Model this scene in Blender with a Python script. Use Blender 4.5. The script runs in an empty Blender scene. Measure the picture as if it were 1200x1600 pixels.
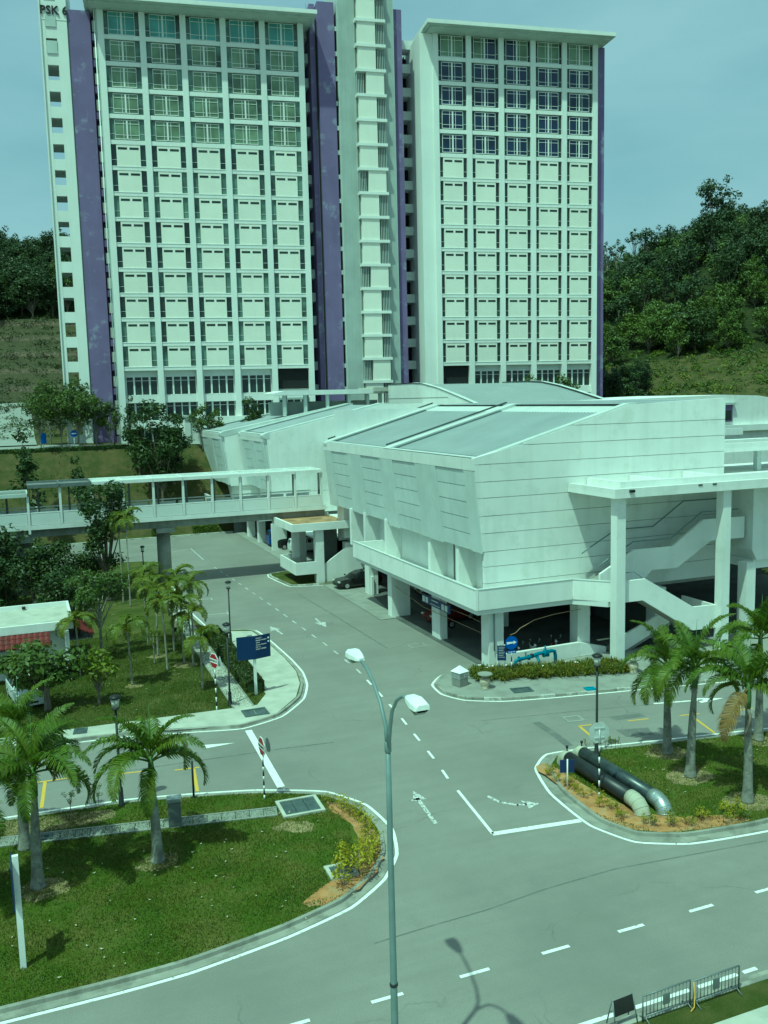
import bpy, math, random
import numpy as np
from mathutils import Vector, Matrix

# ------------------------------------------------------------------ camera
scene = bpy.context.scene
col = scene.collection
R = math.radians
CAM_H, PITCH, ROLL, YAW = 16.5, R(7.14), R(1.4), R(21.7)

def cam_basis():
    f = Vector((0, math.cos(PITCH), -math.sin(PITCH)))
    r0 = Vector((1, 0, 0)); u0 = r0.cross(f)
    r = r0 * math.cos(ROLL) - u0 * math.sin(ROLL)
    u = u0 * math.cos(ROLL) + r0 * math.sin(ROLL)
    q = Matrix.Rotation(-YAW, 3, 'Z')
    return q @ r, q @ u, q @ f
cr, cu, cf = cam_basis()
cam_d = bpy.data.cameras.new('camera')
cam = bpy.data.objects.new('camera', cam_d)
col.objects.link(cam)
cam.matrix_world = Matrix(((cr.x, cu.x, -cf.x, 0), (cr.y, cu.y, -cf.y, 0), (cr.z, cu.z, -cf.z, CAM_H), (0, 0, 0, 1)))
cam_d.sensor_fit = 'VERTICAL'
cam_d.sensor_height = 36.0
cam_d.lens = 1420 / 1600 * 36
cam_d.clip_end = 3000
scene.camera = cam

# ------------------------------------------------------------------ light
LX, LY = 0.38, 0.27                      # sun ray drift per metre of fall
sun_dir = Vector((LX, LY, -1)).normalized()
sun_d = bpy.data.lights.new('sun', 'SUN')
sun_d.energy = 3.7
sun_d.angle = R(0.8)
sun_d.color = (1.0, 0.955, 0.88)
sun = bpy.data.objects.new('sun', sun_d)
col.objects.link(sun)
sun.rotation_euler = sun_dir.to_track_quat('-Z', 'Y').to_euler()
sun.location = (0, -40, 80)
to_sun = -sun_dir
world = bpy.data.worlds.new('World')
scene.world = world
world.use_nodes = True
wn, wl = world.node_tree.nodes, world.node_tree.links
wn.clear()
sky = wn.new('ShaderNodeTexSky')
sky.sky_type = 'NISHITA'
sky.sun_disc = False
sky.sun_elevation = math.asin(to_sun.z)
sky.sun_rotation = math.atan2(to_sun.x, to_sun.y)
sky.air_density = 1.0
sky.dust_density = 4.0
sky.ozone_density = 1.0
tc = wn.new('ShaderNodeTexCoord')
mp = wn.new('ShaderNodeMapping'); mp.inputs['Scale'].default_value = (1.6, 1.6, 5.0)
cn = wn.new('ShaderNodeTexNoise'); cn.inputs['Scale'].default_value = 2.1; cn.inputs['Detail'].default_value = 7; cn.inputs['Roughness'].default_value = 0.5
crp = wn.new('ShaderNodeValToRGB')
crp.color_ramp.elements[0].position = 0.33; crp.color_ramp.elements[0].color = (.40, .40, .40, 1)
crp.color_ramp.elements[1].position = 0.70; crp.color_ramp.elements[1].color = (0.84, 0.84, 0.84, 1)
mixs = wn.new('ShaderNodeMix'); mixs.data_type = 'RGBA'
mixs.inputs['B'].default_value = (4.35, 4.45, 5.7, 1)
bg = wn.new('ShaderNodeBackground'); bg.inputs['Strength'].default_value = 0.12
wo = wn.new('ShaderNodeOutputWorld')
wl.new(tc.outputs['Generated'], mp.inputs['Vector']); wl.new(mp.outputs['Vector'], cn.inputs['Vector'])
wl.new(cn.outputs['Fac'], crp.inputs['Fac']); wl.new(crp.outputs['Color'], mixs.inputs['Factor'])
wl.new(sky.outputs['Color'], mixs.inputs['A']); wl.new(mixs.outputs['Result'], bg.inputs['Color'])
wl.new(bg.outputs['Background'], wo.inputs['Surface'])

vs = scene.view_settings
vs.view_transform = 'Standard'; vs.look = 'None'; vs.gamma = 1.0; vs.use_curve_mapping = False
vs.exposure = 0.0
vs.use_white_balance = True              # the photograph's green cast (taken through tinted glazing)
vs.white_balance_temperature = 5200
vs.white_balance_tint = -58
scene.cycles.use_denoising = True
scene.cycles.max_bounces = 6
scene.cycles.transparent_max_bounces = 6

rnd = random.Random(7)

# ------------------------------------------------------------------ materials
MATS = {}
def _nt(name):
    m = bpy.data.materials.new(name); m.use_nodes = True
    n, l = m.node_tree.nodes, m.node_tree.links
    n.clear()
    out = n.new('ShaderNodeOutputMaterial'); b = n.new('ShaderNodeBsdfPrincipled')
    l.new(b.outputs['BSDF'], out.inputs['Surface'])
    MATS[name] = m
    return m, n, l, b, out
def _noise(n, l, vec, scale, detail=4, rough=.55, stretch=None):
    t = n.new('ShaderNodeTexNoise'); t.inputs['Scale'].default_value = scale
    t.inputs['Detail'].default_value = detail; t.inputs['Roughness'].default_value = rough
    if stretch:
        mpn = n.new('ShaderNodeMapping'); mpn.inputs['Scale'].default_value = stretch
        l.new(vec, mpn.inputs['Vector']); vec = mpn.outputs['Vector']
    l.new(vec, t.inputs['Vector'])
    return t.outputs['Fac']
def _ramp(n, l, fac, a, b, ca=(0, 0, 0, 1), cb=(1, 1, 1, 1)):
    r = n.new('ShaderNodeValToRGB')
    r.color_ramp.elements[0].position = a; r.color_ramp.elements[1].position = b
    r.color_ramp.elements[0].color = ca; r.color_ramp.elements[1].color = cb
    l.new(fac, r.inputs['Fac']); return r.outputs['Color']
def _mix(n, l, fac, a, b):
    x = n.new('ShaderNodeMix'); x.data_type = 'RGBA'
    for k, v in (('Factor', fac), ('A', a), ('B', b)):
        if isinstance(v, (tuple, list)): x.inputs[k].default_value = (*v[:3], 1)
        elif isinstance(v, (int, float)): x.inputs[k].default_value = v
        else: l.new(v, x.inputs[k])
    return x.outputs['Result']
def _mul(n, l, a, k):
    x = n.new('ShaderNodeMath'); x.operation = 'MULTIPLY'
    l.new(a, x.inputs[0]); x.inputs[1].default_value = k
    return x.outputs[0]
def sc3(c, k): return tuple(min(1, v * k) for v in c)

def mat(name, c, rough=.75, var=.18, scale=1.5, bump=0.0, bscale=30, metal=0.0, streak=None, spots=None, spec=.3, wave=None):
    """painted / mineral surface with world-space mottling, optional vertical streaks and patches"""
    m, n, l, b, out = _nt(name)
    pos = n.new('ShaderNodeNewGeometry').outputs['Position']
    f = _noise(n, l, pos, scale, 5)
    base = _mix(n, l, _ramp(n, l, f, .3, .7), sc3(c, 1 - var), sc3(c, 1 + var))
    f2 = _noise(n, l, pos, scale * 14, 3)
    base = _mix(n, l, _mul(n, l, _ramp(n, l, f2, .45, .75), .35 * var * 2), base, sc3(c, .7))
    if streak:
        s = _noise(n, l, pos, 1.0, 5, .6, (streak[1], streak[1], streak[1] * .07))
        base = _mix(n, l, _mul(n, l, _ramp(n, l, s, .5, .78), streak[2]), base, streak[0])
    if spots:
        s = _noise(n, l, pos, spots[1], 6, .65)
        base = _mix(n, l, _mul(n, l, _ramp(n, l, s, spots[3], spots[3] + .1), spots[2]), base, spots[0])
    orn = n.new('ShaderNodeObjectInfo').outputs['Random']
    base = _mix(n, l, _mul(n, l, orn, .16), base, sc3(c, .62))
    l.new(base, b.inputs['Base Color'])
    b.inputs['Roughness'].default_value = rough; b.inputs['Metallic'].default_value = metal
    b.inputs['Specular IOR Level'].default_value = spec
    if bump:
        bn = n.new('ShaderNodeBump'); bn.inputs['Strength'].default_value = bump; bn.inputs['Distance'].default_value = .02
        l.new(_noise(n, l, pos, bscale, 3), bn.inputs['Height']); l.new(bn.outputs['Normal'], b.inputs['Normal'])
    return m

def leafmat(name, c, var=.45, trans=.35, scale=.7, hue=(1.5, 1.15, .6)):
    m, n, l, b, out = _nt(name)
    pos = n.new('ShaderNodeNewGeometry').outputs['Position']
    oi = n.new('ShaderNodeObjectInfo')
    rp = n.new('ShaderNodeNewGeometry').outputs['Random Per Island']
    base = _mix(n, l, rp, sc3(c, 1 - var), sc3(c, 1 + var))
    base = _mix(n, l, _mul(n, l, _ramp(n, l, _noise(n, l, pos, scale, 3), .4, .7), .55), base, tuple(c[i] * hue[i] for i in range(3)))
    base = _mix(n, l, _mul(n, l, oi.outputs['Random'], .3), base, sc3(c, .55))
    l.new(base, b.inputs['Base Color'])
    b.inputs['Roughness'].default_value = .5; b.inputs['Specular IOR Level'].default_value = .35
    t = n.new('ShaderNodeBsdfTranslucent'); l.new(base, t.inputs['Color'])
    mx = n.new('ShaderNodeMixShader'); mx.inputs['Fac'].default_value = trans
    l.new(b.outputs['BSDF'], mx.inputs[1]); l.new(t.outputs['BSDF'], mx.inputs[2]); l.new(mx.outputs['Shader'], out.inputs['Surface'])
    return m

def glass(name, c, rough=.08, spec=.5, var=.3):
    m, n, l, b, out = _nt(name)
    pos = n.new('ShaderNodeNewGeometry').outputs['Position']
    f = _noise(n, l, pos, .35, 2)
    l.new(_mix(n, l, _ramp(n, l, f, .35, .65), sc3(c, 1 - var), sc3(c, 1 + var)), b.inputs['Base Color'])
    b.inputs['Roughness'].default_value = rough; b.inputs['Specular IOR Level'].default_value = spec
    return m

def grassmat(name, c, dry, dryamt=.45, bare=None):
    m, n, l, b, out = _nt(name)
    pos = n.new('ShaderNodeNewGeometry').outputs['Position']
    base = _mix(n, l, _ramp(n, l, _noise(n, l, pos, 26, 4, .7), .3, .72), sc3(c, .55), sc3(c, 1.4))
    base = _mix(n, l, _mul(n, l, _ramp(n, l, _noise(n, l, pos, .55, 6, .68), .43, .70), dryamt), base, dry)
    if bare:
        base = _mix(n, l, _ramp(n, l, _noise(n, l, pos, .8, 7, .7), .63, .72), base, bare)
    l.new(base, b.inputs['Base Color']); b.inputs['Roughness'].default_value = .9; b.inputs['Specular IOR Level'].default_value = .1
    bn = n.new('ShaderNodeBump'); bn.inputs['Strength'].default_value = .9; bn.inputs['Distance'].default_value = .06
    l.new(_noise(n, l, pos, 22, 5, .8), bn.inputs['Height']); l.new(bn.outputs['Normal'], b.inputs['Normal'])
    return m

def asphaltmat(name, c):
    m, n, l, b, out = _nt(name)
    pos = n.new('ShaderNodeNewGeometry').outputs['Position']
    base = _mix(n, l, _ramp(n, l, _noise(n, l, pos, .16, 6, .62), .32, .68), sc3(c, .8), sc3(c, 1.18))
    base = _mix(n, l, _mul(n, l, _ramp(n, l, _noise(n, l, pos, 1.0, 5, .6, (.10, 1.4, 1)), .42, .72), .34), base, sc3(c, .68))
    base = _mix(n, l, _mul(n, l, _ramp(n, l, _noise(n, l, pos, .5, 7, .7), .58, .8), .4), base, sc3(c, .55))
    base = _mix(n, l, _mul(n, l, _ramp(n, l, _noise(n, l, pos, 24, 4, .85), .40, .66), .7), base, sc3(c, .62))
    base = _mix(n, l, _mul(n, l, _ramp(n, l, _noise(n, l, pos, 2.2, 6, .75), .5, .72), .35), base, sc3(c, .72))
    base = _mix(n, l, _mul(n, l, _ramp(n, l, _noise(n, l, pos, 3.4, 4, .7), .66, .74), .5), base, sc3(c, .55))
    base = _mix(n, l, _mul(n, l, _ramp(n, l, _noise(n, l, pos, 33, 3, .85), .56, .72), .5), base, sc3(c, 1.55))
    v = n.new('ShaderNodeTexVoronoi'); v.feature = 'DISTANCE_TO_EDGE'; v.inputs['Scale'].default_value = .17
    wob = n.new('ShaderNodeVectorMath'); wob.operation = 'ADD'
    nz = n.new('ShaderNodeTexNoise'); nz.inputs['Scale'].default_value = .9; nz.inputs['Detail'].default_value = 5
    l.new(pos, nz.inputs['Vector']); l.new(pos, wob.inputs[0]); l.new(nz.outputs['Color'], wob.inputs[1]); l.new(wob.outputs[0], v.inputs['Vector'])
    cr_ = _ramp(n, l, v.outputs['Distance'], .0, .006, (1, 1, 1, 1), (0, 0, 0, 1))
    brk = _ramp(n, l, _noise(n, l, pos, .25, 2), .5, .62)
    mm = n.new('ShaderNodeMath'); mm.operation = 'MULTIPLY'; l.new(cr_, mm.inputs[0]); l.new(brk, mm.inputs[1])
    base = _mix(n, l, _mul(n, l, mm.outputs[0], .5), base, sc3(c, .4))
    l.new(base, b.inputs['Base Color']); b.inputs['Roughness'].default_value = .72; b.inputs['Specular IOR Level'].default_value = .4
    bn = n.new('ShaderNodeBump'); bn.inputs['Strength'].default_value = .25; bn.inputs['Distance'].default_value = .01
    l.new(_noise(n, l, pos, 120, 2), bn.inputs['Height']); l.new(bn.outputs['Normal'], b.inputs['Normal'])
    return m

def wornpaint(name, c, under, amt=.5, scale=5):
    m, n, l, b, out = _nt(name)
    pos = n.new('ShaderNodeNewGeometry').outputs['Position']
    f = _ramp(n, l, _noise(n, l, pos, scale, 7, .75), amt, amt + .09)
    base = _mix(n, l, f, c, under)
    l.new(base, b.inputs['Base Color']); b.inputs['Roughness'].default_value = .7
    return m

STAIN = (.30, .32, .28)
mat('white_paint', (.75, .77, .74), var=.06, scale=.5, streak=((.42, .45, .40), 1.1, .32), spots=((.55, .58, .52), .8, .35, .55))
mat('tower_white', (.78, .80, .76), var=.04, scale=.3, streak=((.5, .53, .48), 1.0, .25))
mat('tower_cream', (.80, .80, .71), var=.04, scale=.4, streak=((.55, .55, .47), 1.0, .18))
mat('tower_beam', (.70, .73, .70), var=.06, scale=.4)
mat('tower_grey', (.52, .57, .54), var=.1, scale=.4, streak=((.33, .37, .35), 1.2, .4))
mat('panel_grey', (.58, .63, .61), var=.09, scale=.6, streak=((.42, .45, .42), 1.6, .35))
mat('concrete', (.27, .275, .245), var=.2, scale=1.2, bump=.3, streak=((.2, .21, .18), 1.2, .4))
mat('pale_concrete', (.45, .455, .39), var=.16, scale=1.1, bump=.25, spots=((.3, .31, .27), .9, .4, .55))
mat('dark_concrete', (.16, .17, .16), var=.2, scale=.8)
mat('pier_concrete', (.30, .31, .28), var=.22, scale=1.0, streak=((.12, .13, .11), 2.2, .6))
mat('kerb', (.29, .29, .25), var=.22, scale=1.2, bump=.2, spots=((.13, .13, .11), .9, .6, .5))
mat('kerb_white', (.52, .53, .48), var=.2, scale=2.0, spots=((.2, .2, .17), 2.0, .8, .5))
mat('purple', (.165, .125, .265), var=.12, scale=.35, streak=((.22, .2, .34), 1.2, .3), spots=((.34, .36, .46), .42, .65, .56))
mat('roof_metal', (.285, .315, .325), rough=.5, var=.1, scale=.3, streak=None, spec=.4)
mat('roof_kerb', (.54, .58, .56), var=.1, scale=.8)
mat('seal_dark', (.06, .08, .085), rough=.6)
mat('rust', (.36, .24, .12), var=.35, scale=.9, spots=((.15, .12, .08), .6, .7, .5))
mat('black_metal', (.018, .02, .02), rough=.45, var=.2)
mat('void_shade', (.02, .022, .022), rough=.9, var=.2)  # near-black colour standing in for shade inside gaps and openings
mat('light_block_wall', (.10, .11, .105), rough=.9, var=.2)  # dark walls added to keep light out of the parking storeys
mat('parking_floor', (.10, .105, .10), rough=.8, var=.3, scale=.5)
mat('galvanised', (.42, .45, .45), rough=.42, metal=.55, var=.15, scale=4)
mat('steel_grey', (.19, .21, .21), rough=.5, metal=.4, var=.15, scale=4)
mat('lamp_green', (.17, .22, .22), rough=.45, var=.12, scale=3, spec=.5)
mat('lamp_white', (.80, .82, .80), rough=.45, var=.05, scale=3)
mat('lens', (.18, .20, .19), rough=.15, spec=.6)
mat('lantern', (.55, .56, .50), rough=.3)
mat('black_paint', (.02, .02, .02), rough=.5, var=.2)
mat('white_gloss', (.78, .79, .76), rough=.5, var=.06, scale=4)
mat('sign_blue', (.009, .028, .10), rough=.4, var=.1, scale=2)
mat('sign_navy', (.016, .03, .10), rough=.4, var=.12, scale=2)
mat('sign_bright_blue', (.012, .09, .42), rough=.4, var=.08)
mat('sign_red', (.24, .02, .025), rough=.45, var=.1, scale=4)
mat('sign_back', (.56, .60, .58), rough=.5, metal=.3, var=.12, scale=4)
mat('pipe_black', (.014, .017, .02), rough=.45, var=.4, scale=1.4, spec=.5)
mat('pipe_dark', (.05, .065, .07), rough=.35, var=.5, scale=2.5, spec=.6, metal=.3)
mat('pipe_elbow', (.42, .42, .33), rough=.7, var=.18, scale=2)
mat('pipe_metal', (.46, .50, .49), rough=.35, metal=.7, var=.15, scale=3)
mat('valve_blue', (.035, .15, .235), rough=.4, var=.15, scale=3)
mat('cover_blue', (.04, .22, .32), rough=.6, var=.2, scale=3)
mat('grate', (.10, .125, .13), rough=.55, metal=.3, var=.25, scale=3)
mat('tile_red', (.115, .02, .02), rough=.6, var=.25, scale=2, spots=((.09, .03, .025), 1.5, .6, .5))
mat('car_black', (.012, .013, .013), rough=.2, var=.1, spec=.6)
mat('car_white', (.62, .65, .63), rough=.3, var=.05)
mat('car_blue', (.015, .05, .20), rough=.3, var=.1)
mat('car_red', (.10, .012, .012), rough=.3, var=.1)
mat('tyre', (.015, .015, .015), rough=.9)
mat('rim', (.5, .52, .51), rough=.35, metal=.6)
mat('car_glass', (.012, .016, .017), rough=.08, spec=.7)
mat('tail_red', (.16, .012, .01), rough=.3)
mat('pot', (.50, .46, .34), rough=.8, var=.3, scale=6, spots=((.2, .17, .1), 7, .6, .5))
mat('soil', (.34, .19, .075), rough=.95, var=.35, scale=2, bump=.8, bscale=14, spots=((.36, .27, .14), 3, .7, .5))
mat('dry_grass', (.25, .205, .10), rough=.95, var=.3, scale=3, bump=.2, bscale=30, spots=((.09, .10, .025), 3.5, .8, .5))
mat('bark', (.16, .14, .11), rough=.95, var=.3, scale=3, bump=.8, bscale=9)
mat('bark_pale', (.26, .25, .20), rough=.95, var=.25, scale=4, bump=.6, bscale=9)
mat('palm_trunk', (.25, .25, .215), rough=.95, var=.3, scale=2.5, bump=.9, bscale=9, spots=((.12, .115, .095), 3.2, .75, .5))
mat('palm_shaft', (.10, .16, .05), rough=.6, var=.2, scale=3)
mat('twine', (.55, .36, .08), rough=.9)
mat('cable', (.30, .22, .14), rough=.8)
mat('upper_road', (.27, .28, .25), var=.08, scale=.3)
glass('glass_green', (.165, .215, .14), .22, .35, .35)
glass('glass_teal', (.13, .27, .255), .15, .5, .25)
glass('glass_blue', (.012, .022, .062), .10, .5, .35)
glass('glass_dark', (.026, .038, .035), .10, .5, .4)
glass('glass_strip', (.105, .15, .125), .2, .4, .6)
leafmat('leaf_palm', (.115, .175, .018), .5, .42, 1.1, (1.8, 1.25, .6))
leafmat('leaf_thin_palm', (.135, .175, .02), .35, .4, .8, (1.7, 1.2, .6))
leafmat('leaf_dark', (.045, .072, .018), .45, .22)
leafmat('leaf_mid', (.085, .125, .022), .45, .3)
leafmat('leaf_light', (.16, .21, .025), .4, .38)
leafmat('leaf_forest', (.050, .074, .026), .5, .2, .10, (1.5, 1.35, .7))
leafmat('leaf_forest_light', (.11, .15, .03), .5, .2, .12, (1.4, 1.3, .7))
leafmat('leaf_yellow', (.36, .34, .025), .4, .35, 1.5, (1.3, 1.1, .6))
leafmat('leaf_hedge', (.052, .072, .018), .5, .2, 1.0)
leafmat('leaf_spiky', (.14, .165, .025), .5, .3, 1.5, (2.0, 1.35, .7))
leafmat('leaf_dry', (.24, .17, .06), .4, .2, 1.0, (1.2, 1, .8))
leafmat('leaf_litter', (.42, .42, .33), .3, .1)
leafmat('blade', (.090, .128, .015), .5, .3, .9, (2.1, 1.35, .8))
grassmat('lawn', (.062, .080, .016), (.16, .145, .055), .6, (.26, .21, .11))
grassmat('lawn_green', (.082, .118, .014), (.20, .165, .06), .62)
grassmat('hill_grass', (.056, .064, .02), (.125, .098, .045), .85)
def terracemat(name):
    m, n, l, b, out = _nt(name)
    pos = n.new('ShaderNodeNewGeometry').outputs['Position']
    base = _mix(n, l, _ramp(n, l, _noise(n, l, pos, 1.2, 6, .7), .3, .7), (.032, .042, .014), (.085, .074, .03))
    mpn = n.new('ShaderNodeMapping'); mpn.inputs['Scale'].default_value = (.02, .02, 1.0); l.new(pos, mpn.inputs['Vector'])
    w = n.new('ShaderNodeTexWave'); w.bands_direction = 'Z'; w.inputs['Scale'].default_value = .088; w.inputs['Distortion'].default_value = 1.2; w.inputs['Detail'].default_value = 4; w.inputs['Detail Scale'].default_value = 6
    l.new(mpn.outputs['Vector'], w.inputs['Vector'])
    st_ = _ramp(n, l, w.outputs['Fac'], .72, .92)
    base = _mix(n, l, _mul(n, l, st_, .95), base, _mix(n, l, _ramp(n, l, _noise(n, l, pos, 2.5, 4, .7), .45, .6), (.055, .05, .03), (.17, .13, .075)))
    l.new(base, b.inputs['Base Color']); b.inputs['Roughness'].default_value = .95
    bn = n.new('ShaderNodeBump'); bn.inputs['Strength'].default_value = 1; bn.inputs['Distance'].default_value = .3
    l.new(_noise(n, l, pos, 3, 5, .8), bn.inputs['Height']); l.new(bn.outputs['Normal'], b.inputs['Normal'])
terracemat('terrace_hill')
grassmat('hill_scrub', (.026, .036, .012), (.05, .05, .02), .8)
asphaltmat('asphalt', (.232, .230, .205))
wornpaint('line_white', (.74, .75, .71), (.2, .2, .19), .56, 7)
wornpaint('line_worn', (.62, .63, .60), (.16, .165, .16), .47, 9)
wornpaint('line_yellow', (.56, .38, .05), (.2, .18, .1), .58, 7)
wornpaint('tar', (.085, .09, .084), (.17, .172, .16), .47, 3)
wornpaint('tar_patch', (.125, .13, .12), (.17, .172, .16), .5, 1.5)

# ------------------------------------------------------------------ mesh helpers
class MB:
    def __init__(s): s.v = []; s.f = []; s.sm = []
    def add(s, vs, fs, smooth=False):
        o = len(s.v); s.v.extend(vs)
        for f in fs: s.f.append([i + o for i in f]); s.sm.append(smooth)
        return s
    def box(s, x0, x1, y0, y1, z0, z1):
        return s.add([(x0, y0, z0), (x1, y0, z0), (x1, y1, z0), (x0, y1, z0), (x0, y0, z1), (x1, y0, z1), (x1, y1, z1), (x0, y1, z1)],
                     [(3, 2, 1, 0), (4, 5, 6, 7), (0, 1, 5, 4), (1, 2, 6, 5), (2, 3, 7, 6), (3, 0, 4, 7)])
    def prism(s, poly, z0, z1):          # poly in xy, counter-clockwise
        n = len(poly)
        vs = [(x, y, z0) for x, y in poly] + [(x, y, z1) for x, y in poly]
        return s.add(vs, [list(range(n))[::-1], list(range(n, 2 * n))] + [(i, (i + 1) % n, n + (i + 1) % n, n + i) for i in range(n)])
    def extr(s, poly, axis, a, b):       # polygon extruded along 'x' (pts y,z) or 'y' (pts x,z)
        n = len(poly)
        if axis == 'x': vs = [(a, p, q) for p, q in poly] + [(b, p, q) for p, q in poly]
        else: vs = [(p, a, q) for p, q in poly] + [(p, b, q) for p, q in poly]
        return s.add(vs, [list(range(n)), list(range(n, 2 * n))[::-1]] + [((i + 1) % n, i, n + i, n + (i + 1) % n) for i in range(n)])
    def tube(s, pts, rad, n=8, cap=True, smooth=True):
        pts = [Vector(p) for p in pts]
        if not isinstance(rad, (list, tuple)): rad = [rad] * len(pts)
        vs = []; fs = []
        ref = None
        for i, p in enumerate(pts):
            d = (pts[min(i + 1, len(pts) - 1)] - pts[max(i - 1, 0)]).normalized()
            if ref is None: ref = Vector((1, 0, 0)) if abs(d.x) < .8 else Vector((0, 1, 0))
            a = (ref - d * ref.dot(d)).normalized(); b = d.cross(a); ref = a
            for k in range(n):
                t = 2 * math.pi * k / n
                vs.append(tuple(p + (a * math.cos(t) + b * math.sin(t)) * rad[i]))
        for i in range(len(pts) - 1):
            for k in range(n):
                fs.append((i * n + k, i * n + (k + 1) % n, (i + 1) * n + (k + 1) % n, (i + 1) * n + k))
        s.add(vs, fs, smooth)
        if cap:
            o = len(s.v) - len(vs)
            s.f.append([o + k for k in range(n)][::-1]); s.sm.append(False)
            s.f.append([o + (len(pts) - 1) * n + k for k in range(n)]); s.sm.append(False)
        return s
    def lathe(s, prof, c=(0, 0, 0), n=14, smooth=True):
        vs = []; fs = []
        for r, z in prof:
            for k in range(n):
                t = 2 * math.pi * k / n
                vs.append((c[0] + r * math.cos(t), c[1] + r * math.sin(t), c[2] + z))
        for i in range(len(prof) - 1):
            for k in range(n):
                fs.append((i * n + k, i * n + (k + 1) % n, (i + 1) * n + (k + 1) % n, (i + 1) * n + k))
        s.add(vs, fs, smooth)
        o = len(s.v) - len(vs)
        s.f.append([o + k for k in range(n)][::-1]); s.sm.append(False)
        s.f.append([o + (len(prof) - 1) * n + k for k in range(n)]); s.sm.append(False)
        return s
    def poly(s, pts): return s.add(list(pts), [list(range(len(pts)))])
    def sheet(s, pts, z): return s.add([(x, y, z) for x, y in pts], [list(range(len(pts)))])
    def ribbon(s, pts, w, z):
        n = len(pts); L = []; Rr = []
        for i in range(n):
            a = Vector(pts[max(i - 1, 0)]); b = Vector(pts[min(i + 1, n - 1)]); d = (b - a).normalized(); nn = Vector((-d.y, d.x))
            p = Vector(pts[i]); L.append((*(p + nn * w / 2), z)); Rr.append((*(p - nn * w / 2), z))
        for i in range(n - 1): s.add([Rr[i], Rr[i + 1], L[i + 1], L[i]], [(0, 1, 2, 3)])
        return s
    def mesh(s, name='m'):
        me = bpy.data.meshes.new(name); me.from_pydata([tuple(v) for v in s.v], [], s.f)
        me.polygons.foreach_set('use_smooth', s.sm); me.update(); return me
    def build(s, name, m, parent=None, **k): return link(name, s.mesh(name), m, parent, **k)

def link(name, me, m, parent=None, loc=None, rz=None, **k):
    if m is not None and not me.materials: me.materials.append(MATS[m])
    o = bpy.data.objects.new(name, me); col.objects.link(o)
    if parent is not None: o.parent = parent
    if loc is not None: o.location = loc
    if rz is not None: o.rotation_euler = (0, 0, rz)
    props(o, **k); return o
def props(o, label=None, cat=None, group=None, kind=None):
    if label: o['label'] = label
    if cat: o['category'] = cat
    if group: o['group'] = group
    if kind: o['kind'] = kind
    return o
def empty(name, loc=(0, 0, 0), rz=0, **k):
    o = bpy.data.objects.new(name, None); o.empty_display_size = .2; col.objects.link(o)
    o.location = loc; o.rotation_euler = (0, 0, rz); props(o, **k); return o
def clone(o, parent=None):
    c = o.copy(); col.objects.link(c); c.parent = parent
    for ch in o.children: clone(ch, c)
    return c
def place(proto, used, loc, rz=0, scale=1.0, **k):
    o = clone(proto) if used.get(proto.name) else proto
    used[proto.name] = True
    o.location = loc; o.rotation_euler = (0, 0, rz); o.scale = (scale,) * 3 if not isinstance(scale, tuple) else scale
    props(o, **k); return o
USED = {}
def struct(name, mb, m, parent=None): return mb.build(name, m, parent, kind=None if parent else 'structure')
def piece(name, me, m, parent, loc, rz=None): return link(name, me, m, parent, loc, rz)
def bmesh_box(x0, x1, y0, y1, z0, z1, name='piece'): return MB().box(x0, x1, y0, y1, z0, z1).mesh(name)

def smooth_closed(pts, k=5):
    out = []; n = len(pts)
    for i in range(n):
        p0, p1, p2, p3 = (Vector(pts[(i + j) % n]) for j in (-1, 0, 1, 2))
        if (p2 - p1).length > 12 or (p1 - p0).length > 14 and (p3 - p2).length > 14:
            out.append(tuple(p1)); continue
        l = (p2 - p1).length
        m1 = (p2 - p0).normalized() * l * .5; m2 = (p3 - p1).normalized() * l * .5
        for j in range(k):
            t = j / k
            h = (2 * t**3 - 3 * t**2 + 1) * p1 + (t**3 - 2 * t**2 + t) * 2 * m1 * .5 * 2 * .5 + (-2 * t**3 + 3 * t**2) * p2 + (t**3 - t**2) * 2 * m2 * .5 * 2 * .5
            out.append(tuple(h))
    return out
def area(p): return sum(p[i][0] * p[(i + 1) % len(p)][1] - p[(i + 1) % len(p)][0] * p[i][1] for i in range(len(p))) / 2
def inset(p, d):                         # counter-clockwise polygon, positive = inwards
    n = len(p); out = []
    for i in range(n):
        a, b, c = Vector(p[i - 1]), Vector(p[i]), Vector(p[(i + 1) % n])
        e1 = (b - a).normalized(); e2 = (c - b).normalized()
        n1 = Vector((-e1.y, e1.x)); n2 = Vector((-e2.y, e2.x)); nn = (n1 + n2)
        if nn.length < 1e-6: nn = n1
        nn.normalize(); k = d / max(.5, nn.dot(n1)); out.append(tuple(b + nn * k))
    return out
def ring(mb, po, pi, zo, zi):
    n = len(po)
    for i in range(n):
        j = (i + 1) % n
        mb.add([(*po[i], zo), (*po[j], zo), (*pi[j], zi), (*pi[i], zi)], [(0, 1, 2, 3)])
def text_mesh(body, size, name='lettering', ext=.006, bold=0.0):
    cu_ = bpy.data.curves.new('t', 'FONT'); cu_.body = body; cu_.size = size; cu_.extrude = ext; cu_.offset = bold
    cu_.align_x = 'CENTER'; cu_.align_y = 'CENTER'; cu_.resolution_u = 2
    o = bpy.data.objects.new('t', cu_); col.objects.link(o)
    bpy.context.view_layer.update()
    me = bpy.data.meshes.new_from_object(o.evaluated_get(bpy.context.evaluated_depsgraph_get()))
    bpy.data.objects.remove(o); me.name = name; return me

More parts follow.
